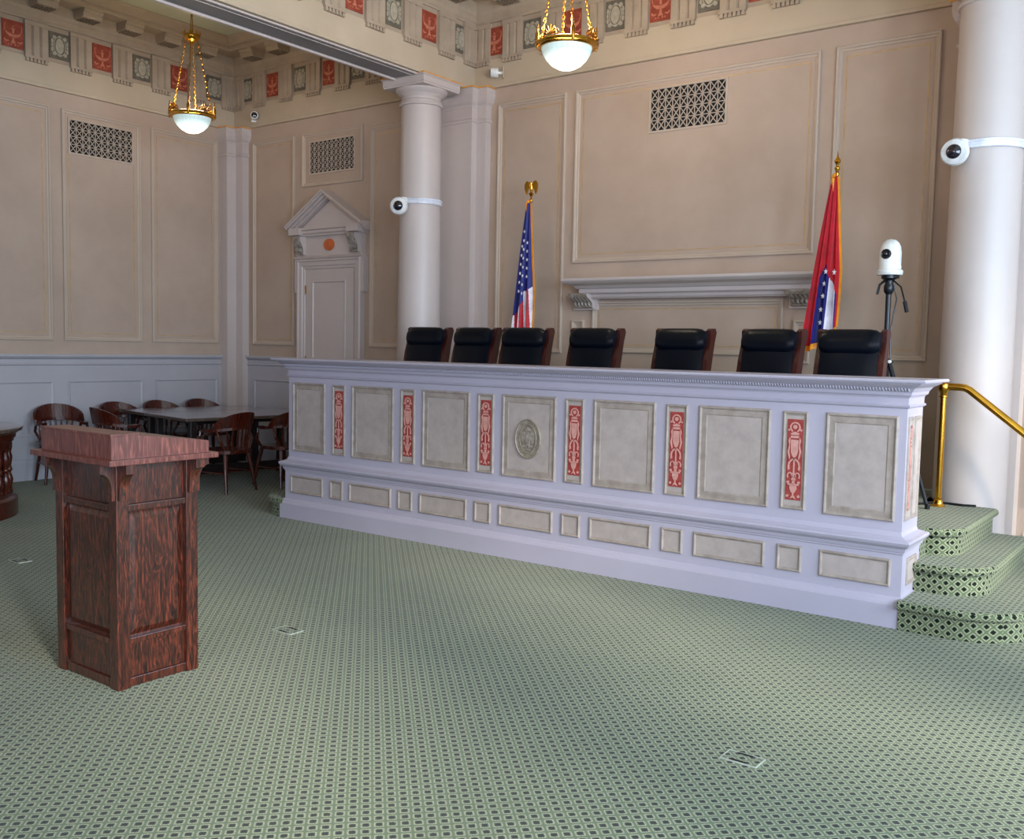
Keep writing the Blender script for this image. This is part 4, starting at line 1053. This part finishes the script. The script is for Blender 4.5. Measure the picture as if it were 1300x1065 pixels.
# ---------------- flags
def flag(x, y, ztop, label, kind):
    t = thing('flag', (x, y, Z3), label, 'flag')
    mb = MB(); mb.tube([(x, y, Z3+.05), (x, y, ztop-.02)], .0125, 12); mb.build('pole', 'pole', t, world=True)
    mb = MB(); mb.lathe([(.14, Z3), (.14, Z3+.02), (.12, Z3+.035), (.05, Z3+.05), (.025, Z3+.1), (.02, Z3+.12)], x, y, 24); mb.build('base', 'brassd', t, world=True, smooth=True)
    if kind == 'eagle':
        mb = MB(); mb.lathe([(.014, ztop-.05), (.018, ztop-.03), (.012, ztop-.02), (.008, ztop+.0), (.022, ztop+.02), (.026, ztop+.03), (.01, ztop+.045)], x, y, 14)
        Mx = Matrix.Translation((x, y, ztop+.045))
        e = MB(Mx); e.tube([(0, .0, .0), (0, 0, .035), (0, -.004, .07), (0, -.01, .092), (0, -.03, .09)], [.010, .022, .020, .015, .004], 10)
        for s_ in (-1, 1):
            e.prism([(s_*a, b) for a, b in [(.014, .07), (.03, .105), (.056, .112), (.076, .085), (.078, .045), (.066, .0), (.054, -.02), (.046, .005), (.036, .03), (.024, .045)]], -.008, .008, 'xz')
        e.prism([(-.012, .0), (.012, .0), (.018, -.03), (-.018, -.03)], -.004, .006, 'xz')
        mb.v += e.v; b0 = len(mb.v)-len(e.v); mb.f += [[i+b0 for i in f] for f in e.f]; mb.mi += e.mi
        mb.build('eagle_finial', 'brass', t, world=True, smooth=True)
    else:
        mb = MB(); mb.lathe([(.014, ztop-.05), (.018, ztop-.03), (.01, ztop-.02), (.02, ztop), (.022, ztop+.012), (.01, ztop+.03), (.012, ztop+.04), (.026, ztop+.06), (.024, ztop+.075), (.008, ztop+.10), (.0, ztop+.16)], x, y, 16); mb.build('spear_finial', 'brass', t, world=True, smooth=True)
    # draped cloth: hangs from the top of the pole; s across the folds, q downwards
    zt_, H = ztop-.06, (1.62 if kind == 'eagle' else 1.36)
    NS, NQ = 90, 110
    def P(s, q):
        # width grows downwards; folds deepen
        g_ = min(1, q*1.25); wl = .02+.185*q**.85; wr = .022+.055*min(1, q*1.6)
        xx = x-wl+(wl+wr)*s
        ph = 2*pi*((2.3 if kind == 'eagle' else 3.2)*s+.35*sin(2.5*q))+.6
        amp = .010+(.026 if kind == 'eagle' else .045)*q
        yy = y-.03-amp*(.6+.5*sin(ph))-.02*sin(pi*s)
        xx += .012*q*cos(ph)
        # the outer (fly) edge hangs lower than the inner one
        zz = zt_-H*q*(1-.12*s**2) - .0
        return Vector((xx, yy, zz))
    def colr(s, q):
        if kind == 'eagle':
            lim = .62+.05*s if s > .52 else .80-.16*s
            if q < lim*.86: return 1
            k = s*6.2-(q-.5)*2.4
            return 0 if int(math.floor(k)) % 2 == 0 else 2
        else:
            # red field, blue diamond band with a white centre
            c_ = abs(s-.62); 
            if q < .52: return 0
            top = .52+.5*abs(s-.45)
            if s < .30-.0*q or q < top: return 0
            if s > .95: return 0
            if q > .60 and .66 < s < .90 and q > .57+.25*(s-.66): return 2
            return 1
    mb = MB(); vs = [P(i/NS, .004+.996*j/NQ) for j in range(NQ+1) for i in range(NS+1)]
    for v in vs: mb.v.append(v)
    for j in range(NQ):
        for i in range(NS):
            a = j*(NS+1)+i; mb.f.append([a, a+1, a+NS+2, a+NS+1]); mb.mi.append(colr((i+.5)/NS, (j+.5)/NQ))
    cl = mb.build('cloth', ['fred', 'fblue', 'fwhite'], t, world=True, smooth=True)
    so = cl.modifiers.new('t', 'SOLIDIFY'); so.thickness = .002; so.offset = 0
    def star(s, q, r):
        c_ = P(s, q)+Vector((0, -.006, 0)); du = (P(min(1, s+.01), q)-P(s-.01, q)); du.normalize(); dq = (P(s, q-.01)-P(s, q+.01)).normalized(); nn = du.cross(dq).normalized()
        if nn.y > 0: nn = -nn
        mb = MB(); c0 = c_+Vector((0, -.012, 0)); wx = .72
        pts = [c0+Vector((wx*(r if k % 2 == 0 else r*.42)*cos(pi/2+pi*k/5), 0, (r if k % 2 == 0 else r*.42)*sin(pi/2+pi*k/5))) for k in range(10)]
        mb.add([c0+Vector((0, -.003, 0))]+pts, [(0, 1+k, 1+(k+1) % 10) for k in range(10)]+[list(range(1, 11))])
        mb.build('star', 'fwhite', cl, world=True)
    if kind == 'eagle':
        for j in range(9):
            for i, s_ in enumerate((.22, .50, .78)):
                q = .10+.055*j+(.0275 if i % 2 else 0)
                if q < (.5 if s_ > .5 else .58) and q > .13-.05*i*0+(.1 if s_ != .5 else 0): star(s_, q, .021)
    else:
        for q, s_ in ((.575, .5), (.645, .46), (.72, .46), (.80, .44), (.88, .46), (.61, .8)): star(s_, q, .026)
    # fringe: along the right edge and the lower left corner
    mb = MB(); L_ = []
    for j in range(NQ+1):
        q = .004+.996*j/NQ; L_.append((P(1, q)+Vector((-.004, -.004, 0)), P(1, q)+Vector((.016, -.004, 0))))
    for j in range(NQ): mb.add([L_[j][0], L_[j][1], L_[j+1][1], L_[j+1][0], L_[j][0]+Vector((0, .006, 0)), L_[j][1]+Vector((0, .006, 0)), L_[j+1][1]+Vector((0, .006, 0)), L_[j+1][0]+Vector((0, .006, 0))],
                               [(0, 1, 2, 3), (7, 6, 5, 4), (1, 5, 6, 2), (0, 3, 7, 4)])
    for i in range(NS):
        a, b = P(i/NS, 1), P((i+1)/NS, 1); dz = Vector((0, 0, -.045)); dy = Vector((0, .005, 0))
        mb.add([a, b, b+dz, a+dz, a+dy, b+dy, b+dz+dy, a+dz+dy], [(0, 1, 2, 3), (7, 6, 5, 4), (3, 2, 6, 7)])
    mb.tube([(x-.01, y-.03, zt_+.02), (x-.014, y-.045, zt_-.02), (x-.006, y-.05, zt_-.12)], [.012, .02, .006], 8)
    mb.build('gold_fringe', 'fringe', t, world=True)
flag(-5.685, 7.9, 3.08, 'draped striped flag with white stars on blue and an eagle finial', 'eagle')
flag(-2.66, 7.9, 3.07, 'draped red flag with a blue starred band and spear finial', 'spear')

# ---------------- brass handrail and cable
hr = thing('handrail', (-1.64, 7.32, Z3), 'polished brass handrail going down the steps beside the right column', 'handrail')
hy = 7.32
mb = MB(); mb.tube([(-1.64, hy, Z3), (-1.64, hy, 1.375)], .021, 20); mb.build('post', 'brass', hr, world=True, smooth=True)
mb = MB(); mb.lathe([(.05, Z3), (.05, Z3+.008), (.034, Z3+.02), (.028, Z3+.045), (.024, Z3+.05), (.026, Z3+.06), (.021, Z3+.065)], -1.64, hy, 24); mb.build('post_base', 'brass', hr, world=True, smooth=True)
mb = MB(); mb.lathe([(.021, 1.30), (.028, 1.304), (.028, 1.314), (.022, 1.318), (.024, 1.335), (.036, 1.352), (.04, 1.372), (.036, 1.394), (.02, 1.408), (0, 1.412)], -1.64, hy, 24); mb.build('post_knuckle', 'brass', hr, world=True, smooth=True)
mb = MB(); mb.tube([(-1.64, hy, 1.378), (-1.54, hy, 1.378), (-1.50, hy, 1.374), (-1.47, hy, 1.358), (-1.44, hy, 1.334), (-.72, hy, .77), (-.69, hy, .755), (-.64, hy, .75)], .026, 20); mb.build('rail', 'brass', hr, world=True, smooth=True)
mb = MB(); mb.tube([(-.66, hy, 0), (-.66, hy, .75)], .021, 20); mb.build('post', 'brass', hr, world=True, smooth=True)
mb = MB(); mb.lathe([(.05, 0), (.05, .008), (.034, .02), (.028, .045), (.021, .06)], -.66, hy, 24); mb.build('post_base', 'brass', hr, world=True, smooth=True)
mb = MB(); mb.tube([(-1.98, 7.1, Z3+.25), (-1.86, 7.12, Z3+.12), (-1.78, 7.22, Z3+.01), (-1.70, 7.43, Z3+.008), (-1.6, 7.455, Z3+.008), (-1.50, 7.44, Z3+.008), (-1.42, 7.47, Z3+.008)], .009, 8)
tag(mb.build('cable', 'black'), 'black cable trailing over the top step behind the brass post', 'cable')

# ---------------- floor boxes
def floor_box(x, y, w, d, label):
    t = thing('floor_outlet_box', (x, y, 0), label, 'outlet', 'metal outlet boxes set flush in the carpet')
    mb = MB(); mb.frame((0, 0, 0), (1, 0, 0), (0, 1, 0), (0, 0, 1), (-w/2, -d/2, w/2, d/2), [(0, .0), (.001, .004), (.006, .004), (.007, .002)]); mb.build('rim', 'plate', t)
    mb = MB(); mb.box(-w/2+.006, w/2-.006, -d/2+.006, d/2-.006, .0005, .003); mb.build('lid', 'carpet', t)
    for sy in (-1, 1):
        mb = MB(); mb.box(-.03, .03, sy*(d/2-.014)-.005, sy*(d/2-.014)+.005, .003, .0055); mb.build('cable_slot', 'dark', t)
floor_box(-1.462, 3.532, .155, .10, 'flush outlet box in the carpet at the bottom of the picture')
floor_box(-4.14, 3.52, .155, .10, 'flush outlet box in the carpet right of the lectern')
floor_box(-6.90, 3.41, .155, .10, 'flush outlet box in the carpet far left of the lectern')

# ------------------------------------------------------------------ lights
def area(name, loc, rot, sx, sy, power, c):
    l = bpy.data.lights.new(name, 'AREA'); l.shape = 'RECTANGLE'; l.size = sx; l.size_y = sy; l.energy = power; l.color = c
    o = bpy.data.objects.new(name, l); o.location = loc; o.rotation_euler = rot; col.objects.link(o); return o
SKY = (.62, .80, 1.0)
for p, q in WR: area('window_daylight', (XR-.02, (p+q)/2, 2.55), (0, radians(90), 0), 3.2, 1.35, 90 if p > 6 else (200 if p > 4 else 280), SKY)
for p, q in WF: area('window_daylight', ((p+q)/2, YF+.02, 2.55), (radians(90), 0, 0), 1.35, 3.2, 80, (.86, .80, 1.0))
def point(loc, e, c=(1, .80, .58), r=.15):
    l = bpy.data.lights.new('lamp_light', 'POINT'); l.energy = e; l.color = c; l.shadow_soft_size = r
    o = bpy.data.objects.new('lamp_light', l); o.location = loc; col.objects.link(o)
point((L1[0], L1[1], L1[2]+.12), 50); point((L2[0], L2[1], L2[2]+.12), 16)
point((L3[0], L3[1], L3[2]+.12), 45)  # warm light of the added lamp
point((L1[0], L1[1], L1[2]-.26), 18, r=.12); point((L2[0], L2[1], L2[2]-.26), 8, r=.12)
sun = bpy.data.lights.new('sun', 'SUN'); sun.energy = 5; sun.angle = radians(11); sun.color = (1, .92, .74)
so_ = bpy.data.objects.new('sun', sun); col.objects.link(so_); so_.rotation_euler = Vector((-.86, .33, -.39)).to_track_quat('-Z', 'Y').to_euler()
w = bpy.data.worlds.new('World'); sc.world = w; w.use_nodes = True
bg = w.node_tree.nodes['Background']
sky = w.node_tree.nodes.new('ShaderNodeTexSky'); sky.sky_type = 'NISHITA'; sky.sun_disc = False; sky.sun_elevation = radians(35)
w.node_tree.links.new(sky.outputs[0], bg.inputs[0]); bg.inputs[1].default_value = .25

# ------------------------------------------------------------------ camera
cam = bpy.data.cameras.new('camera'); co = bpy.data.objects.new('camera', cam); col.objects.link(co); sc.camera = co
R = ((.801774644, .060374597, -.594569028), (.597307785, -.048468324, .800546208), (.01951489, -.99699836, -.074922889))
mw = Matrix(((R[0][0], -R[0][1], -R[0][2], 0), (R[1][0], -R[1][1], -R[1][2], 0), (R[2][0], -R[2][1], -R[2][2], 1.6), (0, 0, 0, 1)))
co.matrix_world = mw
cam.sensor_fit = 'HORIZONTAL'; cam.sensor_width = 36; cam.lens = 1231/1300*36; cam.clip_start = .05; cam.clip_end = 100
sc.view_settings.view_transform = 'Standard'; sc.view_settings.look = 'None'; sc.view_settings.gamma = 1; sc.view_settings.use_curve_mapping = False
sc.view_settings.exposure = 0.0
